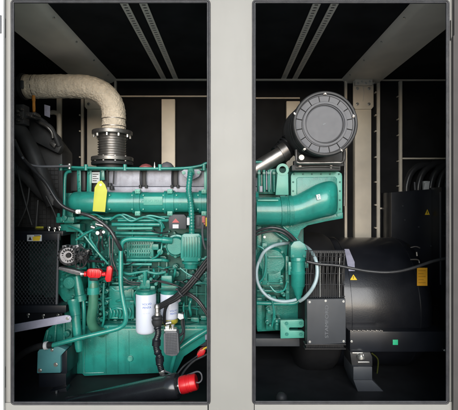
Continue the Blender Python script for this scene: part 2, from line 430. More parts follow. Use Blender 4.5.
# top rail and lid
m = M(); m.tube([(57, 166.4, .6), (80, 167.6, .6), (130, 168.4, .6), (180, 168.3, .6), (200, 165.8, .6), (212, 162.5, .6), (262, 162, .62)], 1.35, 10, 8)
m.box(60, 168.2, 209, 170.4, .63, .7, .4); m.box(209, 168, 258, 171, .64, .7, .4)
for x in (61, 86, 125, 160, 204): m.cyl((x, 164.5, .6), (x, 170.5, .6), 1.9, seg=12)
m.done('top_rail', TEAL, eng)
M().cyl((69.5, 163.8, .58), (69.5, 169, .58), 1.7, seg=12).done('rail_clamp', ZINC, eng)
M().lathe((154.6, 168, .6), (154.6, 161.8, .6), [(0, 1.2), (.3, 1.2), (.35, .8), (.8, .5), (1, .1)], 10).done('relief_valve', ZINC, eng)
m = M(); m.lathe((146, 169, .8), (146, 163.6, .8), [(0, 7), (.4, 6.6), (.8, 4), (1, .2)], 26); m.done('filler_cap', mat('dull_red_cap', (.26, .07, .07), .5), eng, 'dull red filler cap')
m = M(); m.lathe((167, 169, .8), (167, 161.6, .8), [(0, 7), (.4, 6.6), (.8, 4), (1, .2)], 26); m.done('filler_cap', GREYP, eng, 'grey filler cap')
# left brackets
m = M()
m.prism([(87.2, 168.5), (91.4, 168.5), (91.2, 192), (86.6, 192)], .64, .655, .3)
m.prism([(76.8, 170), (80.6, 170), (80.8, 192), (77.4, 192)], .635, .65, .3)
m.prism([(100, 168.5), (104, 168.5), (104.5, 180), (99.5, 180)], .635, .65, .3)
for x, y in ((78.6, 174), (78.8, 181), (79, 188), (89, 173), (102, 171.5)): m.bolt(x, y, .634, .8)
m.tube([(71, 171.4, .56), (66.5, 173, .56), (64.9, 180, .56), (64.4, 205, .56), (63.6, 222, .56)], 1.5, 10)
m.tube([(70, 218, .58), (60, 220, .58), (58.5, 214, .6)], 1.6, 10)
m.done('bracket', TEAL, eng)
m = M(); m.box(56, 217, 74, 223, .56, .66, .9); m.box(60, 224, 80, 232, .60, .7, 1.); m.box(64, 193, 73, 226, .62, .7, .8)
m.cyl((64, 218, .54), (64, 218, .6), 2.6, seg=18, bev=.4); m.cyl((71, 205, .6), (71, 205, .66), 3, seg=16)
m.cyl((60.8, 220, .54), (60.8, 220, .6), 2, seg=18, bev=.4)
for q in range(5): m.bolt(66.5 + (q % 2) * 4, 197 + q * 5.4, .618, .9)
m.done('front_housing', TEALC, eng)
# intake manifold
def man(x0, x1, cy, r, Y, prof):
    return M().lathe((x0, cy, Y), (x1, cy, Y), prof, 56)
mf = thing  # noqa
seg = []
for a, b, r in ((70, 73, 6), (73, 75, 9), (75, 77, 10.4), (77, 106.4, 10.6)): seg += [(a, r), (b, r)]
seg = [(70, 1), (70.2, 6), (72, 8.5), (74.5, 10.2), (78, 10.7), (106, 10.7), (106.1, 11.1), (108, 11.1), (108.1, 10.3), (133.6, 10.3), (133.7, 11.6), (136, 11.6), (136.1, 11), (139.4, 11), (139.5, 11.6), (141.6, 11.6), (141.7, 10.3), (164.6, 10.3), (164.7, 11.6), (167, 11.6), (167.1, 11), (172.4, 11), (172.5, 11.6), (175, 11.6), (175.1, 10.3), (199, 10.3), (199.1, 11.8), (202, 11.8), (202.1, 11.2), (205, 11.2), (205.1, 11.8), (207, 11.8), (207.1, 10.3), (250, 10.3), (258, 11)]
mo = M().lathe((70, 202.2, .58), (258, 202.2, .58), [((x - 70) / 188, r) for x, r in seg], 64).done('intake_manifold', TEAL, eng)
m = M()
for x in (137.4, 169.8, 204):
    m.box(x - 2.6, 189.2, x + 2.6, 193.6, .515, .56, .5); m.box(x - 2.6, 211.2, x + 2.6, 215.6, .515, .56, .5)
m.prism([(143.5, 196.6), (162.5, 196.6), (162.5, 205), (143.5, 205)], .5110, .54, .2)
each(m, 'flange_lug', TEALL, mo, True)
m = M()
for x in (137.4, 169.8, 204):
    for y in (191.2, 213.4):
        m.bolt(x - 1.3, y, .514, .75); m.bolt(x + 1.3, y, .514, .75)
for x in (109.5, 132, 143.2, 163.2, 176.5, 198):
    for y in (195.2, 209.2): m.cyl((x, y, .515), (x, y, .57), .7, seg=10)
each(m, 'bolt', TEALL, mo, True)
text('lettering', 'VOLVO PENTA', 153, 201, .5095, 2.6, TEALHI, mo, .0006)
# ribs under the manifold, fuel rails and pipes
m = M()
for y, x0, x1, r, Y in ((218, 76, 132, 1.5, .6), (220.5, 118, 168, 1.4, .58), (224.5, 112, 160, 1.9, .56), (228.4, 117, 153, 1.6, .53), (233, 112, 160, 1.7, .56), (236.2, 108, 158, 1.2, .6), (260, 117, 162, 1.7, .56), (264, 117, 152, 1.5, .58), (217, 150, 200, 1.1, .6)):
    m.cyl((x0, y, Y), (x1, y + random.uniform(-.4, .8), Y), r, seg=14, bev=.3)
each(m, 'fuel_rail', TEAL, eng, False)
M().cyl((117.5, 228.6, .515), (152.4, 228.2, .515), 1.25, seg=14, bev=.5).done('fuel_rail', TEALL, eng)
m = M()
for pts in ([(82, 216, .6), (95, 214.5, .57), (105, 219, .56), (116, 217, .57), (124, 214.5, .57), (137, 219, .56), (150, 215.6, .57), (165, 219, .57)],
            [(110, 220, .56), (120, 215, .55), (131, 221, .55), (145, 217, .56), (160, 222, .57), (164, 228, .58)],
            [(68, 226, .58), (80, 231, .55), (90, 243, .54), (100, 255, .54), (108, 264, .55)],
            [(76, 240, .53), (85, 234, .53), (95, 229, .54), (103, 227, .56)],
            [(91, 230, .56), (90, 238, .54), (96, 248, .54), (101, 258, .55), (103, 266, .56)],
            [(160, 222, .54), (162, 228, .54), (161, 236, .55)],
            [(152, 259, .55), (157, 256, .54), (161, 250, .54), (162, 242, .55)],
            [(112, 288, .55), (118, 291, .54), (130, 288, .54), (140, 285, .54)],
            [(104, 283, .58), (103, 300, .57), (104, 318, .57), (101, 330, .58)],
            [(112, 310, .56), (117, 308, .55), (128, 311, .55)],
            [(180, 268, .52), (192, 276, .5), (204, 274, .5), (212, 270, .5)],
            [(182, 290, .5), (190, 286, .5), (200, 283, .5), (212, 284, .5)]):
    m.tube(pts, random.uniform(.85, 1.25), 8)
each(m, 'fuel_line', TEAL, eng, False)
# big looping coolant pipe
m = M(); m.tube([(170, 240.6, .5), (160, 239.6, .48), (140, 239, .47), (128, 239.3, .47), (122.6, 242.5, .47), (121, 250, .47), (120.8, 268, .46), (121, 285, .45), (123, 300, .44), (125.8, 315, .43), (125, 323, .43), (119, 328, .43), (105, 332, .42), (80, 338, .4), (52, 345.4, .39)], 2.35, 16, 8)
m.cyl((162, 239.8, .483), (172, 240.8, .5), 3.4, seg=18, bev=.4)
m.done('coolant_pipe', TEAL, eng)
# finned control unit
m = M(); m.box(126.5, 240.5, 153.5, 258, .56, .66, .8)
for q in range(9): m.box(129 + q * 2.35, 242, 130.1 + q * 2.35, 248, .545, .56, .2); m.box(129 + q * 2.35, 250, 130.1 + q * 2.35, 256, .545, .56, .2)
m.box(128.5, 244.2, 150, 246, .548, .56, .2); m.box(128.5, 252.2, 150, 254, .548, .56, .2)
m.box(152, 244, 158.5, 250, .53, .6, .8); m.cyl((160, 252, .54), (160, 252, .6), 3, seg=16, bev=.5)
for x, y in ((128, 242), (151, 242), (128, 257), (151, 257), (140, 249)): m.bolt(x, y, .555, .9)
m.done('control_unit', TEALC, eng)
# casting detail of the block: ribs, bosses, bolts
m = M()
for x in (76, 88, 97, 108, 116, 131, 148, 158, 166, 186, 196, 205): m.box(x, 262 if x > 110 else 232, x + 1.4, 330, .70, .75, .4)
for y in (268.5, 281, 293.5, 306, 318): m.box(95, y, 208, y + 1.3, .705, .75, .4)
m.box(96, 322, 209, 326.4, .66, .76, .7)
for q in range(90):
    x = random.uniform(72, 207); y = random.uniform(216, 324); r = random.choice((1.1, 1.5, 2.1, 2.8))
    m.cyl((x, y, .70 - .03 * random.random()), (x, y, .75), r, r * 1.15, seg=16, bev=.35)
for q in range(46):
    x = random.uniform(74, 204); y = random.uniform(218, 320); w = random.uniform(2, 8); h = random.uniform(1.5, 5)
    m.box(x, y, x + w, y + h, .69 - .03 * random.random(), .75, .7)
for q in range(70):
    m.bolt(random.uniform(74, 206), random.uniform(218, 323), .672, random.uniform(.7, 1.1))
m.done('block_casting', TEALC, eng)
m = M()
for i in range(9): m.bolt(100.6, 284 + i * 5, .66, 1.0); 
for i in range(14): m.bolt(99 + i * 8.1, 324.2, .658, .9)
each(m, 'bolt', TEALL, eng, True)
m = M()
rg = random.Random(21)
for q in range(60):     # webs, pads and stepped bosses standing prouder than the casting behind
    x = rg.uniform(74, 204); y = rg.uniform(217, 322); d = rg.uniform(.60, .66)
    t = rg.random()
    if t < .35: m.box(x, y, x + rg.uniform(3, 9), y + rg.uniform(1.2, 3.5), d, .72, .5, rot=rg.choice((0, 0, 35, -30, 90)))
    elif t < .7: m.lathe((x, y, d), (x, y, .72), [(0, .5), (0, 1.1), (.25, 1.2), (.27, 2.2), (.6, 2.4), (.62, 3.0), (1, 3.3)], 18)
    else: m.prism([(x, y), (x + rg.uniform(4, 8), y + rg.uniform(-1, 1)), (x + rg.uniform(5, 9), y + rg.uniform(4, 7)), (x + rg.uniform(-1, 1), y + rg.uniform(3, 6))], d + .02, .72, .8)
each(m, 'casting_pad', TEALC, eng, True)
m = M()
for q in range(22):
    x = rg.uniform(76, 196); y = rg.uniform(218, 316); L_ = rg.uniform(8, 24)
    horiz = rg.random() < .6; sx = L_ if horiz else rg.uniform(-3, 3); sy = rg.uniform(-3, 3) if horiz else L_
    d = rg.uniform(.57, .62)
    m.tube([(x, y, .68), (x + sx * .12, y + sy * .12, d), (x + sx * .5 + rg.uniform(-1.5, 1.5), y + sy * .5 + rg.uniform(-1.5, 1.5), d - .01), (x + sx * .88, y + sy * .88, d), (x + sx, y + sy, .68)], rg.uniform(.7, 1.5), 9)
each(m, 'oil_line', TEAL, eng, False)
m = M()
for q in range(9):
    x = rg.uniform(84, 190); y = rg.uniform(222, 300); L_ = rg.uniform(10, 26)
    m.tube([(x, y, .62), (x + L_ * .3, y + rg.uniform(-3, 5), .555), (x + L_ * .7, y + rg.uniform(-3, 5), .55), (x + L_, y + rg.uniform(-2, 6), .62)], rg.uniform(.5, .8), 7)
each(m, 'wire', RUBBER, eng, False)
m = M()
for q in range(26):
    x = rg.uniform(58, 84); y = rg.uniform(262, 328); d = rg.uniform(.56, .63)
    if rg.random() < .5: m.lathe((x, y, d), (x, y, .7), [(0, .5), (0, 1.3), (.25, 1.4), (.27, 2.2), (.6, 2.4), (1, 3.0)], 16)
    else: m.box(x, y, x + rg.uniform(2, 6), y + rg.uniform(1.5, 6), d, .7, .6, rot=rg.choice((0, 0, 20, -25)))
m.prism([(62, 296), (84, 292), (86, 330), (66, 330)], .64, .75, 1.2)
m.done('gearcase', TEALC, eng)
m = M()
for q in range(20):
    x = rg.uniform(258, 286); y = rg.uniform(240, 328); d = rg.uniform(.53, .57)
    if rg.random() < .55: m.lathe((x, y, d), (x, y, .66), [(0, .5), (0, 1.2), (.2, 1.3), (.22, 2.1), (1, 2.6)], 16)
    else: m.box(x, y, x + rg.uniform(2, 8), y + rg.uniform(1.2, 5), d + .01, .66, .5)
each(m, 'housing_boss', TEALC, eng, True)
m = M(); m.tube([(258, 246, .53), (264, 250, .52), (266, 262, .52), (264, 276, .52), (258, 284, .53)], 1.0, 8); m.tube([(270, 286, .54), (276, 292, .53), (284, 290, .52), (287, 282, .53)], .9, 8); m.tube([(262, 296, .54), (270, 296, .53), (274, 312, .53), (272, 326, .55)], 1.1, 8)
each(m, 'oil_line', TEAL, eng, False)
# crank-case side door with panel between filters and pipe
m = M(); m.box(109, 286, 134, 319, .655, .71, 1.2); m.box(111.5, 288.5, 131.5, 305, .648, .66, .8)
for i in range(7): m.tube([(110 + i * 3.2, 308, .645), (111.5 + i * 3.2, 313, .64), (110.4 + i * 3.2, 317.5, .645)], .75, 8)
m.done('side_cover', TEAL, eng)
m = M()
for i in range(8):
    y = 281 + i * 5.6
    m.lathe((104.5 - (i % 2) * 3, y, .60), (104.5 - (i % 2) * 3, y, .67), [(0, .6), (0, 1.4), (.3, 1.5), (.32, 2.4), (1, 2.6)], 18)
each(m, 'core_plug', TEAL, eng, True)
# oil pan
m = M()
m.prism([(82, 331), (84, 327.5), (204, 327.5), (206, 331), (206, 342), (184, 357), (176, 373), (106, 375.4), (84, 376.6), (82, 374)], .60, 1.05, 1.6)
m.box(80, 325.6, 209, 329, .585, .66, .6)
for x in (105.2, 117.2, 128.2): m.box(x, 331, x + .7, 373.6, .5935, .605, .25)
m.cyl((130, 359, .59), (130, 359, .62), 3, seg=20, bev=.5)
m.tube([(84, 333, .597), (84.5, 350, .597), (84, 373, .597), (104, 372.6, .597)], .7, 8, smooth=False)
m.done('oil_pan', TEAL, eng)
m = M()
for i in range(15): m.bolt(84 + i * 8, 327.2, .584, .8)
m.bolt(130, 359, .588, 1.7)
each(m, 'bolt', TEALL, eng, True)
# strut under oil pan right
M().tube([(180, 348, .55), (193, 339, .57), (212, 327.5, .6)], 2.8, 14).tube([(176, 350, .5), (172, 366, .5), (170, 376, .5)], 2.2, 12).done('stay', TEAL, eng)
# water pump housing and pipes
m = M()
m.lathe((69, 283, .50), (69, 283, .66), [(0, 3), (0, 5.5), (.1, 6.3), (.35, 6.8), (.4, 9.2), (1, 9.8)], 36)
m.prism([(58, 268), (78, 264), (84, 276), (80, 298), (64, 302), (57, 292)], .60, .72, 1.4)
m.lathe((77, 276, .53), (81, 301, .52), [(0, 3.6), (.3, 4.6), (.75, 4.8), (.78, 6), (1, 6)], 26)
m.tube([(63, 274, .56), (72, 270, .54), (80, 268.5, .54), (86, 268, .56)], 1.6, 10)
for a in range(7):
    t = a * math.tau / 7; m.bolt(69 + 8 * math.cos(t), 283 + 8 * math.sin(t), .558, 1.05)
m.done('water_pump', TEALC, eng)
m = M(); m.lathe((73.6, 299, .5), (79.6, 353, .46), [(0, 6.2), (.05, 6.3), (.1, 5.4), (.3, 5.1), (.31, 4.6), (.9, 3.7), (.97, 3), (1, .5)], 26)
m.tube([(83, 296, .55), (84, 315, .54), (83, 340, .54)], 2, 12)
m.done('thermostat_pipe', TEAL, eng)
m = M(); m.tube([(93.4, 276, .5), (93.6, 290, .49), (93.2, 305, .49), (91.5, 320, .5), (95, 329, .52), (103, 333, .58)], 4.7, 22)
m.done('coolant_pipe', OLIVE, eng)
m = M(); m.lathe((93.4, 271, .5), (93.6, 294, .495), [(0, 6.2), (.15, 6.4), (.2, 5.2), (.7, 5.2), (.72, 6), (1, 6)], 26)
m.done('pipe_collar', TEAL, eng)
m = M()     # lower left gearcase and its webs
m.prism([(40, 350), (46, 330), (58, 322), (72, 318), (72, 352), (66, 366), (62, 356)], .56, .8, 1.2)
for a, b in (((48, 330), (44, 350)), ((56, 324), (54, 350)), ((64, 320), (64, 352))): m.tube([(*a, .555), (*b, .54)], 1.3, 8)
m.prism([(72, 318), (84, 318), (84, 374), (76, 374), (70, 360)], .64, .8, 1.)
m.cyl((66.5, 334, .53), (66.5, 334, .58), 3, seg=16, bev=.5); m.cyl((58, 344, .53), (58, 344, .58), 2, seg=16, bev=.4)
for x, y in ((50, 337), (66.5, 334), (60, 327), (57, 347), (48, 347), (68, 346)): m.bolt(x, y, .528, 1.1)
m.done('timing_case', TEALC, eng)
m = M(); m.prism([(37.5, 352), (40, 348.6), (58, 346.6), (66, 350), (60.6, 356), (60.6, 373), (36.8, 373.4)], .40, .46, .8)
mt = m.done('mounting_foot', mat('blue_grey_teal', (.07, .23, .25), .42, 0, .12, 9, .2, 150, coat=.2), eng)
m = M(); m.bolt(40, 370.4, .398, 1.5); m.bolt(55.8, 364.6, .398, 1.6); m.bolt(52, 350, .398, 1.2); each(m, 'bolt', ZINC, mt, True)
# charging alternator
al = thing  # placeholder
AX, AY = 68, 255.5
a = M(); a.lathe((AX, AY, .45), (AX + 5, AY - .5, .58), [(0, 3), (0, 7.4), (.12, 9.8), (.5, 10.6), (.55, 10.2), (1, 9.6)], 36)
a.box(62, 245.4, 66, 248, .46, .52, .6); a.prism([(59, 267), (74, 270), (86, 273.4), (86, 275.2), (72, 274), (58, 269.4)], .47, .52, .3)
a.prism([(72, 246), (78, 244.6), (80, 250), (74, 252)], .47, .53, .6)
ao = a.done('charging_alternator', mat('dull_cast_alloy', (.22, .22, .235), .4, .5, .25, 25, .3, 200), eng)
m = M()
for i in range(16):
    t = i * math.tau / 16
    m.cyl(P(AX + 4.6 * math.cos(t), AY + 4.6 * math.sin(t), .449), P(AX + 6.8 * math.cos(t), AY + 6.8 * math.sin(t), .449), .8 * k(.45), seg=8, px=False)
    m.cyl(P(AX + 8.2 * math.cos(t), AY + 8.2 * math.sin(t), .455), P(AX + 9.8 * math.cos(t), AY + 9.8 * math.sin(t), .472), 1.1 * k(.45), seg=8, px=False)
m.lathe((AX, AY, .438), (AX, AY, .452), [(0, .4), (0, 2.4), (1, 2.6)], 24)
m.done('vent_slot', INK, ao)
PX, PY = 80.5, 257.5
m = M(); m.lathe((PX, PY, .42), (PX, PY, .47), [(0, 1.8), (0, 3), (.2, 3.2), (.25, 5.4), (.4, 6), (.6, 5), (.8, 6.2), (1, 6)], 30)
for i in range(9):
    t = i * math.tau / 9; m.tube([(PX + 2.4 * math.cos(t), PY + 2.4 * math.sin(t), .41), (PX + 6 * math.cos(t + .3), PY + 9.6 * math.sin(t + .3), .43)], .6, 6)
m.sweep(catmull([P(PX + 6.4 * math.cos(i * math.tau / 12), PY + 10.4 * math.sin(i * math.tau / 12), .435) for i in range(12)], 3, True), .8 * k(.42), 8, True)
m.tube([(75.6, 246, .43), (74.2, 257, .41), (76.4, 268, .43)], .9, 8)
m.done('pulley', BLACKM, ao)
m = M(); m.tube([(82, 256, .4), (87, 253.6, .42), (91, 250, .46)], 1.2, 8); m.tube([(82, 262, .42), (92, 261, .47), (104, 262, .52)], 1.3, 8); m.cyl((88, 250, .44), (91, 254, .46), 1.9, seg=12); m.tube([(84, 249, .43), (88, 252, .42), (86, 258, .42), (89, 263, .44)], .8, 8); m.done('lead', RUBBER, ao)
M().lathe((87, 251.4, .42), (89, 250, .42), [(0, 1.), (1, 1.3)], 12).done('terminal', ZINC, ao)
# red capped plugs
r = M(); r.prism([(86.6, 270), (88.5, 268.9), (99, 269.3), (101.6, 271.5), (101.4, 276), (99, 278.4), (89, 278), (86.4, 276)], .43, .47, 1.4)
for q in range(3): r.box(89 + q * 4, 270.5, 91 + q * 4, 276.5, .424, .432, .3)
r.lathe((84.6, 274, .45), (87, 274, .45), [(0, 2.6), (1, 2.6)], 14)
ro = r.done('sealing_cap', RED, eng, 'wide red cap with a black lower ring')
M().box(89, 277.8, 98, 281, .435, .47, 1.2).done('ring', INK, ro)
M().lathe((81.2, 274, .45), (85, 274, .45), [(0, 2.6), (.5, 2.4), (.5, 1.5), (1, 1.5)], 14).tube([(76, 274.5, .46), (84, 274, .45)], .9, 8).done('stub', ZINC, ro)
r = M(); r.prism([(106.5, 266.8), (110, 265.8), (112.2, 269), (110.6, 282), (106.4, 282.4), (104.6, 279), (106, 272)], .43, .47, 1.2); r.lathe((102.5, 274.4, .45), (106, 273.8, .45), [(0, 2.2), (1, 2.2)], 14)
ro = r.done('sealing_cap', RED, eng, 'narrow upright red cap'); M().tube([(99.5, 273, .46), (105, 271.6, .45)], 1.2, 8).done('stub', INK, ro)
# centrifuge / finned box on the right of the left doorway
m = M(); m.prism([(181, 235.6), (184, 233.6), (199, 233.6), (201.6, 236), (201, 258), (198, 262), (184, 262), (180.4, 258)], .46, .6, 1.2)
for q in range(7): m.box(182.6 + q * 2.7, 237, 183.8 + q * 2.7, 257, .448, .462, .35)
m.lathe((175.5, 246.5, .50), (175.5, 246.5, .62), [(0, 5), (0, 8), (.1, 9), (.4, 9.4), (.42, 11), (1, 11.4)], 36)
for i in range(8): t = i * math.tau / 8; m.bolt(175.5 + 10 * math.cos(t), 246.5 + 10 * math.sin(t), .548, .95)
m.lathe((191, 261, .52), (191, 268, .52), [(0, 9), (.3, 9), (.35, 7), (1, 6.4)], 26)
m.tube([(201, 259, .5), (206, 258.5, .5), (208, 256, .5)], 1.4, 8)
m.bolt(206, 258, .49, 1.4); m.bolt(183, 259.5, .458, 1); m.bolt(199, 259.5, .458, 1)
m.done('oil_separator', TEAL, eng)
m = M(); 
pts = [(190.6, 173, .52), (189.6, 180, .5), (188.8, 190, .49), (190, 198, .485), (191, 206, .485), (191.6, 216, .485), (191.8, 226, .49), (191.8, 236, .5)]
path = catmull([P(*p) for p in pts], 14); m.sweep(path, [(2.9 + .22 * math.sin(i * 1.5)) * k(.5) for i in range(len(path))], 16)
m.done('breather_hose', TEAL, eng)
m = M(); m.prism([(181, 171.4), (184, 169.4), (199, 169.4), (201.6, 171.6), (199, 176.4), (193, 179.6), (189, 179.6), (184, 176.4)], .60, .64, .6); m.done('hose_clamp', ALU, eng)
m = M(); m.bolt(183.8, 172.8, .598, 1.3); m.bolt(198.6, 172.6, .598, 1.3); m.lathe((191, 170.6, .55), (191, 173.4, .53), [(0, 3.4), (1, 3.6)], 20); each(m, 'bolt', TEALL, eng, True)
m = M(); m.box(204, 170, 207, 192, .62, .66, .5); m.box(207, 172, 209, 190, .62, .66, .5); m.done('bracket', TEALL, eng)
# sensor boxes below manifold
m = M(); m.prism([(168.4, 218), (171.5, 214.4), (184, 214.4), (186.4, 217), (186.4, 229), (169, 229.2)], .52, .58, .7); so = m.done('sensor_box', GREYD, eng, 'dark sensor box with a red and white label')
M().box(172.6, 224.4, 178.6, 228.4, .5165, .521, .1).done('sticker', PAPER, so); M().prism([(172, 222.6), (175.6, 218.4), (179.4, 222.6)], .5165, .521, 0).done('sticker', mat('faded_red_print', (.5, .12, .12), .6), so)
M().box(186.8, 217.6, 189.6, 225.2, .462, .52, .4).done('connector', PAPER, eng)
m = M(); m.box(194.6, 215, 208, 229, .52, .6, .7); m.box(197, 217, 200, 226, .512, .52, .3); s2 = m.done('sensor_box', GREYD, eng, 'second sensor box with small coloured connectors')
M().box(202, 216.2, 205, 222.6, .508, .52, .3).box(203.6, 223, 205.2, 225, .5, .52, .3).done('connector', mat('pale_red_connector', (.5, .14, .13), .5), s2)
M().box(205.6, 217.6, 207.6, 226.4, .508, .52, .3).done('connector', WARN, s2)
M().tube([(203, 224, .49), (202.4, 233, .47), (203.6, 243, .47), (205.6, 249, .48)], 1.0, 8).done('lead', GREYP, s2)
# oil filters
def filt(cx, y0, y1, r, Y, label):
    f = M().lathe((cx, y0, Y), (cx, y1, Y), [(0, r * .8), (.0, r * .96), (.02, r), (.9, r), (.94, r * .985), (.975, r * .93), (1, r * .8)], 48).done('oil_filter', WHITE, eng, label)
    return f
f1 = filt(146, 293.2, 332.4, 10, .47, 'nearer white spin-on filter with blue print')
h = M(); h.lathe((146, 290, .47), (146, 293.2, .47), [(0, 8.6), (.2, 9.8), (1, 9.9)], 40); h.box(137, 286, 155, 291, .52, .62, 1); h.box(139, 280, 150, 289, .5, .64, 1.4); h.tube([(138, 290, .5), (134.6, 294, .5), (135, 302, .52), (137, 308, .54)], 1.1, 8); h.done('filter_head', TEALC, eng)
f2 = filt(169.5, 293, 318.6, 9, .52, 'farther white filter with a yellow drain bowl')
h = M(); h.lathe((169.5, 289.6, .52), (169.5, 293, .52), [(0, 8), (.2, 8.8), (1, 8.9)], 40); h.box(161, 285, 178, 290.6, .56, .66, 1); h.box(161, 275.6, 172, 286, .52, .66, 1.4); h.cyl((166, 270, .54), (166, 277, .54), 2.6, seg=16, bev=.4); h.done('filter_head', TEALC, eng)
M().box(163.6, 269.4, 167.6, 273, .52, .56, .5).done('connector', INK, eng)
M().lathe((169.5, 318, .52), (169.5, 326.4, .52), [(0, 8), (.3, 8.6), (.5, 8.2), (.55, 6.4), (.9, 5.4), (1, 3)], 30).done('drain_bowl', BRASS, f2)
M().lathe((168, 325, .47), (168, 333, .47), [(0, 1.4), (.5, 1.4), (.5, 2), (1, 2)], 10).cyl((166, 323.6, .44), (171.4, 322.4, .44), 1.8, seg=12).done('drain_tap', ZINC, f2)
def on_cyl_text(name, body, cx, y, Y, R, size, m, parent, ang0):
    """lettering bent round a vertical can; ang0 = angle of its middle from the near side"""
    o = text(name, body, cx, y, Y, size, m, parent, .0003)
    me = o.data; rr = R * k(Y)
    for v in me.vertices:
        a = ang0 + v.co.x / rr; rad = rr + .0004 - v.co.y * .2
        v.co.x = rad * math.sin(a); v.co.y = -rad * math.cos(a)
on_cyl_text('print', 'VOLVO', 146, 302.0, .47, 10, 1.9, BLUE, f1, .3); on_cyl_text('print', 'PENTA', 146, 305.4, .47, 10, 1.9, BLUE, f1, .3)
on_cyl_text('print', 'OIL FILTER', 146, 311, .47, 10, 1.0, mat('pale_print', (.45, .5, .62), .6), f1, .25)
on_cyl_text('print', 'VOLVO', 169.5, 309, .52, 9, 1.7, BLUE, f2, .62); on_cyl_text('print', 'PENTA', 169.5, 311.8, .52, 9, 1.7, BLUE, f2, .62)
# mid assorted lines around the filters
m = M()
for pts in ([(122, 276, .5), (130, 282, .5), (140, 285, .5)], [(122, 272, .5), (129, 274, .49), (138, 272.5, .49), (148, 271, .5)], [(148, 272, .5), (157, 273.6, .5), (166, 272, .5)]): m.tube(pts, 1.3, 8)
m.cyl((145, 271, .5), (145, 290, .52), 2.4, seg=16, bev=.4); m.box(138, 276, 144, 280, .5, .6, .7)
for x, y in ((140, 278), (138, 282), (142, 276), (151, 279), (156, 284)): m.bolt(x, y, .49, 1.2)
m.prism([(132, 284), (152, 284), (156, 292), (132, 290)], .58, .68, 1)
m.done('fuel_pump', TEALC, eng)
m = M()
for q in range(26):
    x0 = random.uniform(74, 190); y0 = random.uniform(216, 312); ln = random.uniform(7, 18); a = random.choice((0, .05, -.1, 1.5, .7, -.7))
    m.tube([(x0, y0, .66), (x0 + ln * .5 * math.cos(a), y0 + ln * .5 * math.sin(a) + random.uniform(-2, 2), .64), (x0 + ln * math.cos(a), y0 + ln * math.sin(a), .66)], random.uniform(.6, 1.1), 7)
each(m, 'sender_pipe', TEAL, eng, False)
m = M()
for pts in ([(97, 232, .52), (99, 238, .5), (98, 245, .5), (100, 252, .52)], [(103, 236, .52), (102, 243, .5), (104, 250, .52)], [(124, 279, .47), (131, 282, .47), (141, 283, .48)], [(124, 281.6, .47), (131, 284, .47), (140, 285, .48)],
            [(150, 283, .48), (160, 281, .47), (172, 284, .46), (182, 288, .46)], [(152, 280, .47), (165, 283, .47), (178, 286, .46)], [(168, 232, .5), (160, 233, .52), (152, 231, .54)]): m.tube(pts, .75, 8)
m.cyl((101, 230, .5), (101, 236, .5), 1.6, seg=10); m.cyl((113.4, 232, .5), (113.4, 236.4, .5), 2, seg=10)
each(m, 'wiring', RUBBER, eng, False)
M().bolt(103.6, 232, .49, 1.1).cyl((96, 224, .52), (104, 226, .52), 1.6, seg=10).bolt(97.6, 233, .5, 1.4).cyl((91.4, 226.8, .52), (95, 228, .52), 1.8, seg=10).done('fitting', ZINC, eng)

# ---- engine, right doorway
m = M(); m.prism([(275.6, 195), (277.4, 173.4), (288.2, 173.4), (288.6, 195)], .56, .585, .4); m.lathe((282.6, 169.6, .558), (282.6, 169.6, .583), [(0, 3.5), (0, 6.1), (1, 6.3), (1, 3.5), (0, 3.5)], 40); m.done('lifting_eye', TEALL, eng)
m = M(); m.box(257, 169, 276, 194, .66, .7, .8)
for x in (259, 264, 268.6, 274): m.cyl((x, 170, .62), (x + .4, 192, .62), 1.5, seg=12); m.bolt(x, 173, .6, 1)
m.done('injector_bank', TEALC, eng)
M().box(266, 171, 271, 190, .625, .66, .5).box(259.6, 186, 262.6, 192, .6, .64, .4).done('injector_plate', ALU, eng)
# charge air cooler box
m = M(); m.prism([(291, 176), (292, 173.4), (294.6, 172.2), (339, 171.8), (341.6, 173.4), (342.2, 176), (342.4, 213), (341, 215.4), (300, 217), (291, 216)], .60, .63, .5)
m.done('cooler_flange', TEALL, eng)
M().prism([(296.6, 178.6), (298.6, 177), (335.4, 176.6), (337.2, 178.6), (337.6, 210), (296.6, 210)], .592, .61, .8).done('cooler_core', TEALC, eng)
m = M()
for x in (294, 303, 312, 321, 330, 339): m.bolt(x, 174, .599, .7)
for y in (182, 191, 200, 209): m.bolt(293.2, y, .599, .7); m.bolt(340, y, .599, .7)
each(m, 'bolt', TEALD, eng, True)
# swelling duct
b = bmesh.new(); path = [(256, 211.2, 14, 14), (279, 211.2, 14.0, 14), (287, 211, 14.4, 14.4), (296, 209.6, 14.8, 15), (306, 206, 16.2, 16), (316, 202, 17.4, 16.5), (324, 199.6, 17.8, 16.5), (330, 198.6, 17.6, 14), (334, 198.4, 16.4, 10), (336.6, 198.4, 14, 5), (337.2, 198.4, 12, 2)]
Yd = .52; rings = []
cm = catmull([Vector((p[0], p[1], p[2])) for p in path], 5); cm2 = catmull([Vector((p[3], 0, 0)) for p in path], 5)
for p, q in zip(cm, cm2):
    ring = []
    for j in range(40):
        t = math.tau * j / 40; c, s_ = math.cos(t), math.sin(t)
        w = P(p.x, p.y + p.z * s_, Yd); w.y = Yd + q.x * k(Yd) * c; ring.append(b.verts.new(w))
    rings.append(ring)
for A, B in zip(rings, rings[1:]):
    for j in range(40): b.faces.new((A[j], A[(j + 1) % 40], B[(j + 1) % 40], B[j]))
b.faces.new(rings[0]); b.faces.new(rings[-1]); bmesh.ops.recalc_face_normals(b, faces=b.faces[:])
m = M(); m.merge(b); du = m.done('air_duct', TEAL, eng)
m = M(); m.lathe((280, 211, .52), (292, 210.6, .52), [(0, 14.4), (.02, 15.2), (.45, 15.4), (.5, 14.6), (.62, 14.7), (.65, 15.3), (1, 15.3)], 44); m.done('duct_sleeve', TEALC, du)
m = M()
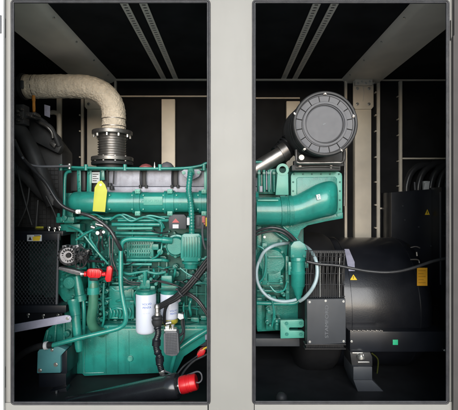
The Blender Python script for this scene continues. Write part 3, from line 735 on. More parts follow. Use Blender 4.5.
for y in (200.6, 218.4): m.box(257.6, y - 1, 278.4, y + .6, .446, .47, .3)
each(m, 'clamp_bar', TEALL, du, True)
m = M(); m.prism([(316.2, 194.8), (320, 194), (321, 199.4), (317.2, 200)], .406, .43, .2); st = m.done('sticker', PAPER, du); text('numeral', '2', 318.6, 197, .4055, 3, mat('teal_print', (.03, .3, .25), .6), st, .0003)
# bracket below the duct
m = M(); m.prism([(343, 212.5), (343, 218.4), (326, 221.4), (308, 225.4), (301, 230), (296, 241), (283, 239), (276, 226), (258, 226), (258, 221), (300, 219), (318, 216.4)], .56, .62, .6)
m.box(333, 206, 337.6, 214, .55, .6, .5); m.prism([(262, 226), (285, 226), (289, 240), (286, 262), (262, 262)], .60, .7, 1.2)
m.box(257, 226, 262.5, 262, .62, .7, .6)
for x, y in ((266, 232), (275, 231), (266, 243), (281, 241), (292, 223), (338, 215), (301, 221)): m.bolt(x, y, .555, .95)
m.cyl((259, 222, .58), (259, 222, .64), 3, seg=16, bev=.4); m.cyl((287, 226, .54), (287, 226, .6), 2.2, seg=14)
m.tube([(276, 218, .56), (283, 226, .53), (291, 234, .52), (298, 240, .52)], 1.3, 8)
m.tube([(266, 226, .56), (276, 233, .53), (288, 241, .53)], 1.0, 8)
m.done('duct_bracket', TEALC, eng)
M().bolt(293, 219.6, .545, 1.2).lathe((291.4, 221, .53), (291.4, 226, .53), [(0, .8), (.5, .8), (.5, 1.3), (1, 1.3)], 10).bolt(264.5, 237, .59, .9).done('bolt', ZINC, eng)
# flywheel housing
m = M(); m.prism([(257, 240), (282, 238), (298, 240), (303.6, 250), (304.2, 322), (300, 330), (257, 332)], .66, .78, 1.5)
m.lathe((272, 262, .56), (272, 262, .70), [(0, 5), (0, 12), (.15, 14.5), (.5, 15.4), (.55, 18), (1, 19)], 44)
m.box(262, 243, 267.6, 285, .55, .62, .8); m.box(268, 256, 283, 258.4, .545, .57, .5); m.box(268, 270, 281, 284, .56, .64, 1)
m.box(257, 282, 283, 284.6, .56, .64, .6); m.box(257, 290, 283, 292, .57, .64, .6); m.box(285.6, 256, 289.6, 300, .57, .66, .7)
m.box(257, 298, 262, 330, .62, .7, .6); m.box(266, 300, 276, 330, .60, .7, 1.)
m.lathe((276.6, 319, .58), (276.6, 329, .58), [(0, 3), (.1, 3.6), (.3, 3.6), (.35, 2.7), (1, 2.7)], 18)
for x, y in ((265, 247), (265, 252), (265, 262), (265, 270), (265, 279), (287.6, 262), (287.6, 272), (287.6, 282), (287.6, 292), (276, 246), (282, 252)): m.bolt(x, y, .542, 1)
m.done('flywheel_housing', TEALC, eng)
m = M(); m.tube([(257, 303, .56), (275, 303.4, .55), (292, 303.4, .55), (298, 301, .55), (299.6, 295, .55)], 2.1, 14); m.done('coolant_pipe', TEAL, eng)
# starter-like canister
m = M(); m.prism([(290.6, 258), (290.6, 246), (294, 241.6), (300, 240.4), (305, 244), (307.6, 250), (306.6, 258)], .46, .56, 1.2)
m.lathe((298, 257, .50), (298, 287, .50), [(0, 7.2), (.04, 7.6), (.12, 7.6), (.14, 7.1), (.46, 7.1), (.48, 7.6), (.56, 7.5), (.58, 7.1), (.95, 7.1), (1, 6)], 40)
m.lathe((298, 286, .50), (298.6, 299, .50), [(0, 6.6), (.3, 5), (.7, 3.8), (.72, 3), (1, 2.8)], 28)
m.box(288.4, 262, 291.4, 275, .5, .56, .6); m.box(304.6, 262, 308.4, 268, .5, .56, .6)
for x, y in ((293, 256), (304, 256), (290, 268), (307, 265)): m.bolt(x, y, .455, 1)
m.done('fuel_strainer', TEAL, eng)
# slotted foot plate
m = M(); m.prism([(280.4, 320.4), (303, 319.8), (304, 321), (304, 326.2), (302, 327.6), (289.6, 327.6), (289, 329), (289.6, 330.8), (302, 330.8), (304.4, 332), (304.2, 338), (280.6, 338.6)], .50, .53, .5)
fp = m.done('foot_plate', TEALL, eng, 'pale teal slotted foot plate')
m = M()
for x, y in ((286.6, 323.4), (300.6, 323.2), (286.8, 334.2), (300.8, 334.4)): m.bolt(x, y, .498, 1.3)
each(m, 'bolt', TEALC, fp, True)
m = M(); m.lathe((302, 333, .62), (310, 333, .62), [(0, 15), (.3, 16.5), (.7, 16.5), (1, 15)], 36); m.done('flywheel', BLACK, eng)

# ================================================================== radiator
rad = thing('radiator', 'black radiator with fan shroud and expanded mesh guard left of the engine', 'radiator', P(36, 380, .8))
m = M(); m.prism([(-30, 116), (24, 114), (34, 120), (50, 134), (62, 150), (64, 234), (-30, 236)], .95, 1.15, 1.5); m.done('fan_shroud', RADB, rad)
m = M()
for q in range(12): m.box(14 + q * 4, 168, 14.5 + q * 4, 234, .944, .955, .1)
for q in range(15): m.box(10, 170 + q * 4.4, 58, 170.4 + q * 4.4, .942, .955, .1)
m.done('fins', mat('fin_metal', (.07, .07, .072), .45, .5, .2, 30), rad)
m = M(); m.box(-30, 231, 63, 236, .55, .95, .8); m.box(-30, 236, 14, 312, .6, .9, .6); m.done('top_tank', BLACK, rad)
m = M(); m.box(-30, 305.5, 66, 313, .50, .95, .6); m.box(-30, 313, 62, 326, .62, .95, .6); m.done('bottom_tank', BLACK, rad)
m = M()
X0, X1, Y0_, Y1_ = 14, 57.5, 236, 305.5; pit = 1.75; rows = 30; dy = (Y1_ - Y0_) / rows
for i in range(int((X1 - X0) / pit) + 1):
    pts = []
    for j in range(rows + 1):
        off = .62 if (i + j) % 2 else -.62
        xx = X0 + i * pit
        pts += [P(xx + off, Y0_ + j * dy - .75, .54), P(xx + off, Y0_ + j * dy + .75, .54)]
    m.sweep(pts, .36 * k(.54), 4)
gd = m.done('mesh_guard', mat('guard_black', (.045, .048, .055), .3, .3, .2, 30), rad)
m = M(); m.box(13, 237, 57, 305, .80, .9, .5); m.prism([(42, 240), (57, 238), (57, 305), (47, 305), (38, 280)], .72, .8, 1); m.done('core', mat('core_fins', (.022, .05, .048), .5, 0, .5, 30, .8, 60), rad)
m = M(); m.prism([(57.6, 234), (58.8, 233.6), (57.2, 306), (55.4, 306)], .53, .545, .2); m.done('guard_edge', GREYP, gd)
m = M(); m.box(13, 233.5, 60, 240.5, .533, .547, .3); m.done('guard_band', BLACK, gd)
m = M(); m.box(27, 234.8, 41.6, 241.2, .5285, .5325, .15); sk1 = m.done('warning_label', PAPER, rad, 'white and amber hot surface warning label')
M().prism([(32.6, 236.8), (41, 235.6), (39.4, 240.8), (32.8, 240.8)], .5275, .5284, 0).done('print', WARN, sk1)
M().prism([(28.4, 240), (30, 236.4), (31.6, 240)], .5275, .5284, 0).box(34, 235.4, 40, 236.1, .5268, .5274, 0).done('print', INK, sk1)
m = M(); m.box(35, 226.4, 43.4, 228.4, .745, .75, .1); m.done('sticker', mat('dull_yellow', (.42, .40, .03), .6), rad)
m = M()
for x, y, Y in ((54.6, 228.6, .54), (59.4, 227.4, .54), (28.4, 314.6, .6), (43.4, 315.4, .6), (58, 315, .6), (49, 227.8, .545)): m.bolt(x, y, Y, 1.1, .01); m.cyl((x, y, Y + .002), (x, y + 3, Y + .002), .7, seg=8)
each(m, 'bolt', ZINC, rad, True)
m = M(); m.tube([(8, 120, .8), (22, 134, .78), (32, 152, .76), (42, 176, .76), (54, 205, .78)], 7.5, 20); m.tube([(10, 165, .82), (26, 178, .82), (44, 196, .8), (64, 206, .74)], 5, 16); m.done('radiator_hose', RADB, rad)
m = M()
for pts in ([(17, 165, .8), (22, 190, .78), (32, 225, .78)], [(30, 180, .8), (27, 205, .78), (18, 226, .78)], [(46, 196, .7), (54, 212, .7), (60, 228, .66)], [(38, 200, .75), (36, 228, .75)]): m.tube(pts, .9, 8)
each(m, 'brace', RADB, rad, False)
m = M(); m.prism([(26, 118), (36, 114), (44, 120), (50, 128), (58, 136), (62, 146), (58, 154), (30, 140)], .88, .95, 3); m.tube([(33, 117, .86), (40, 122, .85), (50, 127, .85), (55, 136, .86), (59, 146, .88)], 2.4, 12); m.done('header_hose', RADB, rad)
M().tube([(40, 123, .83), (47, 127, .82), (51.5, 132, .83), (52.6, 138, .84)], 1.6, 10).prism([(50, 141), (56, 144), (54, 148), (49, 143)], .85, .87, .5).done('pipe_clip', STEELD, rad)
m = M()
for x, y in ((17.5, 111), (21, 109), (19, 115), (18, 120), (22, 117.6), (28, 115), (34, 113.8), (31, 116)): m.bolt(x, y, .7, 1.1, .012); m.cyl((x, y, .7), (x, y, .78), 1.3, seg=10)
each(m, 'fitting', STEELD, rad, True)
m = M(); m.box(15, 104, 24, 124, .72, .8, 1.4); m.box(24, 112, 36, 118, .74, .8, 1); m.done('fitting_block', RADB, rad)
M().lathe((33.6, 96, .78), (34, 112, .74), [(0, 1.6), (.3, 1.7), (.32, 1.4), (.8, 1.5), (1, 1.2)], 12).done('sight_tube', ORANGE, rad)
M().prism([(44.2, 104.4), (50, 106), (49.8, 117.6), (44.4, 115.4)], .95, .955, .2).box(46.4, 109, 47.6, 113, .947, .95, .1).done('data_plate', LILAC, rad, 'small grey plate on the radiator header')
tag(M().tube([(50.6, 112.6, 1.4), (54, 112.4, 1.4), (57.6, 114, 1.4), (59, 119, 1.4), (59, 150, 1.4)], 2.3, 16).done('conduit', BEIGE), 'pale bent conduit running down the back wall beside the radiator', 'conduit')

# ================================================================== exhaust
ex = thing('exhaust_pipe', 'beige fabric wrapped exhaust pipe bending down onto the flexible joint', 'exhaust pipe', P(113, 163, .86))
m = M(); YE = .86
ctrl = [(26, 86.6), (40, 86.6), (55, 86.4), (70, 86.4), (84, 86.8), (94, 89), (103, 93.4), (110, 101), (113.4, 110), (113.9, 120), (113.8, 132)]
path = catmull([P(x, y, YE) for x, y in ctrl], 12)
rad_ = []
for i in range(len(path)): rad_.append((11.6 + .16 * math.sin(i * .9) + random.uniform(-.2, .2)) * k(YE))
m.sweep(path, rad_, 48)
w = m.done('insulation_wrap', WRAP, ex)
w.modifiers.new('s', 'SUBSURF').levels = 1; w.modifiers['s'].render_levels = 1
tx = bpy.data.textures.new('wrinkle', 'CLOUDS'); tx.noise_scale = .014; tx.noise_depth = 3
dm = w.modifiers.new('d', 'DISPLACE'); dm.texture = tx; dm.strength = .006; dm.mid_level = .5; dm.texture_coords = 'LOCAL'
def band(x, y, dx, dy, r, wd, mm, nm='band'):
    return M().lathe((x - dx * wd, y - dy * wd, YE), (x + dx * wd, y + dy * wd, YE), [(0, r - .6), (0, r), (1, r), (1, r - .6)], 48).done(nm, mm, ex)
band(35.2, 86.6, 1, 0, 11.75, .28, BLACKM); band(27.6, 86.6, 1, 0, 11.9, 1., mat('wrap_cuff', (.44, .38, .30), .8)); band(113.9, 119.6, 0, 1, 12, .3, STEELD); band(113.9, 127, 0, 1, 12, .4, STEELD)
M().lathe((16, 86.6, YE), (26.8, 86.6, YE), [(0, 9.5), (.6, 9.5), (.62, 13), (.85, 13), (.86, 11.4), (1, 11.4)], 40).done('collar', BLACKM, ex)
m = M(); m.box(20, 80, 22.6, 88, YE - .10, YE - .08, .6); m.done('collar_tab', GREYD, ex)
def flange(y0, y1, r, mm, nm='flange'):
    return M().lathe((112.4, y0, YE), (112.4, y1, YE), [(0, r * .6), (0, r - .4), (.12, r), (.88, r), (1, r - .4), (1, r * .6)], 56).done(nm, mm, ex)
fl = flange(131.2, 135.2, 19.6, STEELD)
m = M()
for i in range(10):
    t = (i + .5) * math.tau / 10; c = P(112.4, 136, YE); R_ = 17.4 * k(YE)
    q = c + Vector((R_ * math.cos(t), R_ * math.sin(t), 0)); m.cyl(q + Vector((0, 0, .012)), q + Vector((0, 0, -.014)), .0085, seg=6, px=False)
each(m, 'bolt', ZINC, fl, True)
prof = []; n = 9
for i in range(n * 8 + 1):
    t = i / (n * 8); prof.append((t, 13.0 + 1.3 * (1 - abs(math.sin(math.pi * t * n)) ** .6 * 1.0)))
m = M(); m.lathe((112.4, 135.5, YE), (112.4, 157.4, YE), prof, 56); m.done('flexible_joint', STEEL, ex)
fl2 = flange(157.4, 161.4, 20.4, STEELD)
m = M()
for i in range(10):
    t = (i + .2) * math.tau / 10; c = P(112.4, 160.6, YE); R_ = 17.6 * k(YE)
    q = c + Vector((R_ * math.cos(t), R_ * math.sin(t), 0)); m.cyl(q + Vector((0, 0, .026)), q + Vector((0, 0, -.022)), .0085, seg=6, px=False)
each(m, 'bolt', ZINC, fl2, True)
flange(162.2, 165.4, 20.2, BLACKM, 'lower_flange'); M().lathe((112.4, 165, YE), (112.4, 176, YE), [(0, 15), (1, 15)], 32).done('outlet_stub', BLACKM, ex)

# ================================================================== air filter
af = thing('air_filter', 'round dark grey air filter canister mounted above the right part of the engine', 'air filter', P(322, 172, .6))
YA = .40
def LY(x0, y0, Ya, x1, y1, Yb, prof, seg=64): # lathe with its radius measured at the front end
    a, b_ = ends((x0, y0, Ya), (x1, y1, Yb)); d = b_ - a; u, v = frame_of(d); b = bmesh.new(); R = []
    for t, r in prof: R.append([b.verts.new(a + d * t + (u * math.cos(math.tau * j / seg) + v * math.sin(math.tau * j / seg)) * max(r, .01) * k(Ya)) for j in range(seg)])
    for A, B in zip(R, R[1:]):
        for j in range(seg): b.faces.new((A[j], A[(j + 1) % seg], B[(j + 1) % seg], B[j]))
    if prof[0] != prof[-1]: b.faces.new(R[0]); b.faces.new(R[-1])
    bmesh.ops.recalc_face_normals(b, faces=b.faces[:]); m = M(); m.merge(b); return m
cx, cy = 324.2, 124.4
body = [(0, 30.6), (.02, 31.6), (.1, 31.6), (.11, 30.4), (.2, 30.4), (.21, 31.2), (.26, 31.2), (.27, 30.2)]
for i in range(10):
    t = .3 + i * .05; body += [(t, 30.2), (t + .012, 31.0), (t + .024, 31.0), (t + .036, 30.2)]
body += [(.82, 30.2), (.84, 31), (.9, 31), (.92, 27), (1, 24)]
LY(cx, cy, YA, cx - .1 - 17, cy + 10, .84, body, 72).done('canister', BLACKM, af)
cap = LY(cx, cy, YA - .001, cx, cy, YA - .03, [(0, 30.6), (.35, 31.2), (.75, 30.6), (.8, 29.2), (.74, 28.8), (.72, 28.4), (.72, 22.2), (.85, 21.8), (.85, 19.8), (.6, 19.4), (.6, 18.8), (.66, 18.4), (.66, 10), (.7, .1)], 96)
cap = cap.done('end_cap', CAPG, af)
m = M()
for i in range(16):
    t = (i + .5) * math.tau / 16
    a = P(cx + 22.2 * math.cos(t), cy + 22.2 * math.sin(t), YA - .0218); b_ = P(cx + 28.6 * math.cos(t), cy + 28.6 * math.sin(t), YA - .0218)
    m.cyl(a, b_, .5 * k(YA), seg=6, px=False)
for r in (19.1, 22.4, 28.7): m.sweep([P(cx + r * math.cos(i * math.tau / 64), cy + r * math.sin(i * math.tau / 64), YA - .0218) for i in range(64)], .35 * k(YA), 6, True)
m.done('cap_groove', INK, cap)
LY(cx, cy, YA - .001, cx, cy, YA - .034, [(0, 30.4), (.3, 32.4), (.8, 32.2), (1, 31.2), (1, 29.6), (.6, 29), (0, 30.4)], 96).done('clamp_band', BLACKM, af)
m = M(); m.lathe((cx, cy, YA - .0235), (cx, cy, YA - .02), [(0, .1), (0, 17.8), (1, 18)], 64); m.done('cap_disc', CAPG, cap)
m = M(); m.prism([(cx - 1.6, cy + .2), (cx - .2, cy - 1.2), (cx + 1.8, cy - 1.4), (cx + 1.2, cy - .4), (cx + .2, cy), (cx - .4, cy + 1)], YA - .0246, YA - .0234, 0); m.done('mark', EMBOSS, cap)
for i in range(5):
    t = math.radians(-88 + 72 * i); x, y = cx + 31 * math.cos(t), cy + 31 * math.sin(t)
    m = M(); m.box(x - 1.2, y - 1.8, x + 1.2, y + 1.8, YA - .03, YA + .02, .4, rot=math.degrees(-t)); m.cyl((x, y, YA - .035), (x, y, YA), .8, seg=10); each(m, 'clip', STEELD, af, True)
m = M(); m.lathe((cx - 22.6, cy + 33, YA + .02), (cx - 22.6, cy + 33, YA + .05), [(0, 1.6), (0, 2.7), (1, 2.7), (1, 1.6)], 20); m.done('ring', STEELD, af)
m = M(); m.tube([(296, 138, .78), (290, 144, .76), (285, 150, .72), (278, 156, .70)], 10, 22)
for q in range(5): m.lathe((291 - q * 2.2, 142 + q * 2.6, .74), (290 - q * 2.2, 143.2 + q * 2.6, .74), [(0, 10.6), (1, 10.6)], 28)
m.done('rubber_elbow', RUBBER, af)
m = M(); m.cyl((248, 173.6, .66), (282, 153.4, .66), 7.6, seg=36); m.done('intake_pipe', STEEL, af)
m = M(); m.lathe((281, 153.6, .66), (287, 150, .66), [(0, 8), (0, 9), (1, 9), (1, 8)], 36); m.done('hose_clamp', STEELD, af)
m = M(); m.tube([(296.4, 150, .5), (296.6, 160, .48), (298, 162.6, .47), (305, 163, .47), (335, 162.6, .47), (341, 162.6, .47), (343.6, 160, .48), (344, 152, .5)], 1.5, 10)
m.done('cradle', STEELD, af)
m = M(); m.box(292, 165, 340.6, 170.6, .52, .62, .5); m.prism([(298, 150), (342, 148), (344, 166), (296, 167)], .60, .64, .5); m.box(294, 160.5, 300, 170, .55, .6, .8)
m.done('saddle', BLACKM, af)
m = M(); 
for x in (300, 331): m.bolt(x, 166.6, .515, 1.2, .01)
m.tube([(296, 168, .51), (310, 166.6, .505), (326, 166.4, .505), (340, 167.4, .51)], .8, 8)
m.tube([(344.8, 150, .6), (345, 168, .6), (344.4, 206, .62)], 1.0, 8); m.done('stay', STEELD, af)

# ================================================================== generator
gen = thing('generator', 'large black cylindrical generator bolted to the right end of the engine', 'generator', P(385, 355, .85))
YG = .96
m = M()
def GL(prof, x0=304, x1=430, cy=303, mm=BARREL, nm='stator_housing', seg=96): 
    q_ = k(.58) / k(YG); return M().lathe((CX + (x0 - CX) * q_, cy, YG), (CX + (x1 - CX) * q_, cy, YG), [((x - x0) / (x1 - x0), r) for x, r in prof], seg).done(nm, mm, gen)
GL([(340, 20), (340.2, 58), (342, 61), (346, 61.4), (414, 61.4), (422, 60.6), (428, 58), (433, 52), (436, 42), (438, 30)], 304, 438, 299)
GL([(300, 46), (301, 60), (305, 64), (311, 66.4), (331, 66.4), (337, 65), (341, 62), (343, 56)], 300, 430, 299, mat('black_shroud', (.006, .006, .007), .6), 'fan_shroud')
m = M()
q_ = k(.58) / k(YG)
for x in (349, 416): m.lathe((CX + (x - .5 - CX) * q_, 299, YG), (CX + (x + .5 - CX) * q_, 299, YG), [(0, 61), (.2, 61.9), (.8, 61.9), (1, 61)], 96)
each(m, 'weld_seam', BARREL, gen, True)
# guard, front
gu = M(); YF = .40
for i in range(18):
    x = 306.5 + i * 2.2; gu.cyl((x, 250.4, YF), (x, 298, YF), .33, seg=6)
for y in (250.6, 256.4, 262, 273.6, 284.6, 296.4): gu.cyl((305, y, YF - .002), (345, y, YF - .002), .45 if y != 256.4 else .3, seg=6)
gg = gu.done('fan_guard', GUARD, gen)
M().cyl((320.2, 262, YF - .004), (320.2, 297, YF - .004), .55, seg=8).cyl((339.6, 258, YF - .004), (339.6, 297, YF - .004), .5, seg=8).done('guard_rib', ZINC, gg)
m = M(); m.box(306, 251, 345, 298, .56, .60, .5); 
for i in range(9): m.prism([(308 + i * 4, 298), (312 + i * 4, 254), (313.4 + i * 4, 254), (309.4 + i * 4, 298)], .5, .56, .2)
m.done('fan', mat('dark_blade', (.011, .011, .012), .5), gen)
m = M(); m.prism([(307, 299.4), (345.6, 298.8), (345.9, 343.4), (322, 344.6), (307.2, 344.2)], YF - .012, YF + .06, .5)
cp = m.done('cover_plate', GREYD, gen)
m = M()
for x, y in ((309.6, 302), (343.4, 301.4), (309.8, 341.8), (343.6, 341.2), (325.6, 300.8)): m.bolt(x, y, YF - .012, .9, .004)
each(m, 'screw', ZINC, cp, True)
text('lettering', 'STAMFORD', 326.8, 321.6, YF - .0128, 3.3, EMBOSS, cp, .0007, rot=-90, sx=1.35)
m = M()
for i in range(34): m.box(306.5 + i * 1.1, 345.6, 307 + i * 1.1, 348.6, YF, YF + .06, .05)
m.box(305, 344.4, 346, 345.4, YF, YF + .06, .2); m.box(305, 348.8, 346, 349.6, YF, YF + .06, .2); m.done('vent_louvre', GUARD, cp)
# stickers and small plates on the body
def on_gen(x, y):   # depth of the barrel surface seen at a photo position
    lo, hi = .1, YG
    for _ in range(40):
        mid = (lo + hi) / 2; w = P(x, y, mid); c = P(x, 299, YG)
        if math.hypot(w.y - YG, w.z - c.z) > 61.4 * k(YG): lo = mid
        else: hi = mid
    return lo
def wrapq(name, x0, y0, x1, y1, mm, parent, x0b=None, x1b=None, lift=.002, n=10):
    b = bmesh.new(); L = []
    for i in range(n + 1):
        t = i / n; y = y0 + (y1 - y0) * t; a = x0 + ((x0b if x0b is not None else x0) - x0) * t; c = x1 + ((x1b if x1b is not None else x1) - x1) * t
        Yy = on_gen((a + c) / 2, y) - lift; L.append((b.verts.new(P(a, y, Yy)), b.verts.new(P(c, y, Yy))))
    for p, q in zip(L, L[1:]): b.faces.new((p[0], q[0], q[1], p[1]))
    bmesh.ops.recalc_face_normals(b, faces=b.faces[:]); mm_ = M(); mm_.merge(b); return mm_.done(name, mm, parent)
wrapq('sticker', 344.4, 249, 349, 262, LILAC, gen, 347, 354.6); wrapq('sticker', 347, 262, 354.6, 271, LILAC, gen, 348, 354.8)
wt = wrapq('warning_label', 353.3, 274.6, 353.5, 280, WARN, gen, 350, 357.2, .003); wrapq('print', 353.1, 276, 353.6, 278.8, INK, wt, lift=.0045)
yl = wrapq('label', 417, 267.8, 427.4, 285.8, AMBER, gen, lift=.012); 
for q in range(5): wrapq('print', 418.4, 270.4 + q * 3, 425.6 - (q % 2) * 2, 271 + q * 3, mat('amber_print', (.45, .2, .01), .6) if q == 0 else bpy.data.materials['amber_print'], yl, lift=.0135, n=1)
m = M(); m.tube([(410.6, 247.6, .5), (416, 246.6, .5), (420, 248, .5)], .55, 8); m.tube([(410.4, 259.6, .48), (418, 259.8, .48), (419.4, 263, .48)], .7, 8); m.tube([(416.6, 252, .5), (417, 256, .5)], .9, 8); m.done('latch_or_glint', STEELD, gen)  # steel tubes shaped as the glints on the barrel, no fitting behind them
# feet
ft = M(); ft.box(350, 331.6, 446, 352, .44, 1.2, .8); ft.box(346, 300, 350.5, 340, .60, .9, .8); fo = ft.done('foot', BLACK, gen)
m = M(); n = 22
for i in range(n): m.box(350.4 + i * 1.5, 330.6 + .35 * math.sin(i * 2.1), 351.7 + i * 1.5, 332.0, .434, .45, .3)
m.done('shiny_edge', STEELD, fo)  # bright steel blocks stand in for the shine along the top edge
M().box(392.8, 339.8, 398, 345, .438, .4395, .1).done('sticker', GREENS, fo, 'square green sticker')
m = M(); m.bolt(444.6, 350.4, .438, .9); m.bolt(351.6, 341.4, .438, .9); each(m, 'bolt', ZINC, fo, True)
# rubber mount and pedestal
pd = thing('mounting_pedestal', 'grey welded steel pedestal carrying a rubber mount under the black generator', 'pedestal', P(363, 402, .42))
m = M(); m.prism([(350, 352.4), (370.4, 352.4), (372.4, 357), (372.6, 366.6), (352, 366.6)], .43, .6, .8); m.done('rubber_mount', RUBBER, pd)
m = M(); m.bolt(361, 356.6, .428, 2.4, .01); m.lathe((361, 353, .42), (361, 358, .42), [(0, 2), (.5, 2), (.5, 3.8), (1, 4)], 16); m.box(352.4, 352.6, 363, 354, .422, .43, .2); m.box(358, 361.8, 369.6, 363, .424, .43, .3); m.done('nut', ZINC, pd)
m = M(); m.box(353.4, 367, 372.2, 380, .40, .6, .4); m.prism([(353.6, 380.2), (372.2, 380.2), (396, 404), (362.4, 404)], .404, .6, .3); m.done('steel_bracket', GREYD, pd)
M().tube([(372, 353.4, .56), (378, 360, .62), (377, 374, .66)], .7, 8).done('earth_strap', mat('dull_earth_wire', (.06, .07, .01), .6), pd)

# ================================================================== cabinet and its cables
cab = thing('control_cabinet', 'black control cabinet standing at the right with cables looping out of its top', 'cabinet', P(420, 330, 1.1))
m = M(); m.prism([(391.4, 192.4), (441, 188.2), (441, 300), (391.4, 300)], 1.36, 1.58, .5); m.box(441.4, 187, 475, 300, 1.2, 1.58, .5); cb = m.done('cabinet_body', BLACK, cab)
m = M(); m.box(440.4, 192, 441.2, 285, 1.196, 1.21, .1); m.done('corner_highlight', GREYP, cab)  # paler grey strip draws the upright highlight on the cabinet corner
m = M(); m.prism([(425, 214.8), (427.4, 209.4), (429.8, 214.8)], 1.354, 1.3585, 0); wl = m.done('warning_label', WARN, cab); M().box(427.1, 211.4, 427.7, 213.6, 1.3525, 1.3538, 0).done('print', INK, wl)
m = M()
for x, y in ((405, 220), (419, 227), (435, 228), (431, 246), (403, 206)): m.cyl((x, y, 1.352), (x, y, 1.362), .7, seg=10)
for y in (214, 236, 281): m.cyl((445, y, 1.19), (445, y, 1.205), .7, seg=10)
each(m, 'screw', GREYD, cab, True)
for i, (x0, x1, top) in enumerate(((406.5, 428, 164.6), (418.2, 440, 162.4), (430.6, 452, 160.8), (438.8, 462, 162), (446, 470, 163))):
    lab = ['leftmost black cable looping up from the cabinet top', 'second black cable from the left above the cabinet', 'third black cable from the left above the cabinet', 'fourth black cable from the left above the cabinet', 'black cable nearest the right door seal above the cabinet'][i]
    m = M(); m.tube([(x0, 193, 1.45), (x0 + .4, 185, 1.45), (x0 + 4, 174, 1.455), (x0 + 11, 167, 1.46), (x1, top, 1.48), (x1 + 18, 168, 1.5)], 3.1, 14)
    o = tag(m.done('power_cable', CAB), lab, 'cable', 'black power cables above the cabinet')
M().box(424, 181, 429.4, 190, 1.40, 1.43, .5).prism([(425, 183), (430, 181), (429, 190), (423.6, 190)], 1.385, 1.4, .3).done('gland', PAPER, cab)
M().cyl((414.6, 182, 1.4), (415, 190, 1.4), .8, seg=8).done('stud', GREYP, cab)

# ================================================================== loose things
# yellow tag
t = thing('hang_tag', 'blank yellow card tag with a pointed top hanging over the teal manifold', 'tag', P(100, 196, .49))
M().prism([(94.6, 187.6), (98.4, 181.4), (101.6, 180.6), (105, 184.6), (107.2, 190.4), (105, 212), (92.6, 211.2)], .495, .4965, .1).done('card', YELLOW, t)
M().lathe((100.6, 184.8, .4935), (100.6, 184.8, .4955), [(0, .5), (0, 1.1), (1, 1.1), (1, .5)], 16).done('eyelet', ZINC, t)
M().tube([(100.6, 184.6, .493), (100.8, 178, .55), (101.2, 170, .585)], .3, 6).done('string', INK, t)
# cable ties on the cables
for nm, x, y, Y, dx, dy, r in (('tie', 52, 193.4, .447, .8, 1, 2.3), ('tie', 106, 226.2, .43, 1, .9, 2.3), ('tie', 196, 277, .34, .8, -1, 5), ('tie', 181, 293, .338, .9, -.8, 5)):
    L_ = math.hypot(dx, dy); dx, dy = dx / L_ * .45, dy / L_ * .45
    tag(M().lathe((x - dx, y - dy, Y), (x + dx, y + dy, Y), [(0, r), (1, r)], 24).done('cable_tie', GREYD), {52: 'thin dark tie around the curved cable beside the radiator', 106: 'thin dark tie around the curved cable below the manifold', 196: 'upper dark tie around the thick slanting cable loom', 181: 'lower dark tie around the thick slanting cable loom'}[x], 'cable tie')
# steel bar
tag(M().prism([(13, 324.6), (66, 315.2), (70, 316), (71.4, 319), (70.4, 322), (14, 332.6)], .36, .37, .3).done('steel_strap', LILAC), 'flat grey steel strap slanting across the foot of the radiator', 'strap')
tag(M().bolt(67.6, 318.4, .36, 1.3).done('strap_bolt', ZINC), 'bolt head at the right end of the grey steel strap', 'bolt')
# engine stand lower left
st = thing('engine_stand', 'black steel stand block under the left engine mount', 'stand', P(52, 402, .5))
m = M(); m.box(38.6, 373.6, 66, 404, .46, .7, .8); m.prism([(60.8, 355), (67, 350), (67, 374), (60.8, 374)], .42, .6, .5); m.prism([(40, 404), (48, 392), (66, 388), (70, 404)], .40, .46, .8); m.done('stand_block', BLACK, st)
m = M(); m.bolt(56.4, 394.6, .40, 2.2, .012); m.lathe((56.4, 391, .38), (56.4, 397.4, .38), [(0, 1.1), (.5, 1.1), (.5, 2.6), (.75, 2.6), (.75, 3.4), (1, 3.4)], 16); each(m, 'bolt', ZINC, st, True)
# hose to the coolant pipe end
hs = thing('rubber_hose', 'black rubber hose clamped onto the lower left end of the teal pipe', 'hose', P(30, 355, .42))
M().tube([(53, 345.2, .39), (44, 345.6, .40), (34, 348, .42), (22, 354, .46), (10, 366, .5), (0, 380, .52)], 3.2, 14).done('hose', RUBBER, hs)
M().lathe((44.6, 345.8, .39), (47.6, 345.4, .39), [(0, 3.4), (0, 4), (1, 4), (1, 3.4)], 20).done('clamp', PAPER, hs)
# big cable looms
def cable(name, label, runs, m_, grp=None, cat='cable', seg=10):
    m = M()
    for pts, r in runs: m.tube(pts, r, seg)
    o = tag(m.done(name, m_), label, cat)
    if grp: o['group'] = grp
    return o
cable('cable', 'black cable curving from the radiator down across the front of the engine', [([(14, 140, .5), (22, 157, .48), (34, 170, .46), (46, 183, .45), (56, 199, .44), (64, 207, .44), (76, 212, .44), (90, 216, .43), (101, 222, .43), (110, 230, .43), (116, 240, .43), (120.6, 249, .46), (124, 257, .52), (126, 264, .6)], 1.9)], CAB)
cable('cable', 'thin grey cable crossing from the radiator to the left end of the top rail', [([(22, 157, .47), (28, 163.6, .48), (38, 166.2, .5), (52, 166.4, .54), (70, 166, .57)], 1.2)], GREYP)
cable('cable', 'thin black cable hanging beside the upright teal pipe near the red caps', [([(113, 236, .46), (112.6, 250, .45), (112.8, 260, .45), (115.6, 268, .45), (119, 276, .46)], .9), ([(109.6, 236, .47), (110, 254, .46), (112, 266, .46)], .7)], CAB)
tag(M().bolt(77.6, 211.6, .41, 1.5, .01).box(75.2, 209.6, 80.4, 214, .415, .425, .6).done('cable_clamp', ZINC), 'small steel clamp holding the curved cable on the manifold', 'clamp')
runs = []
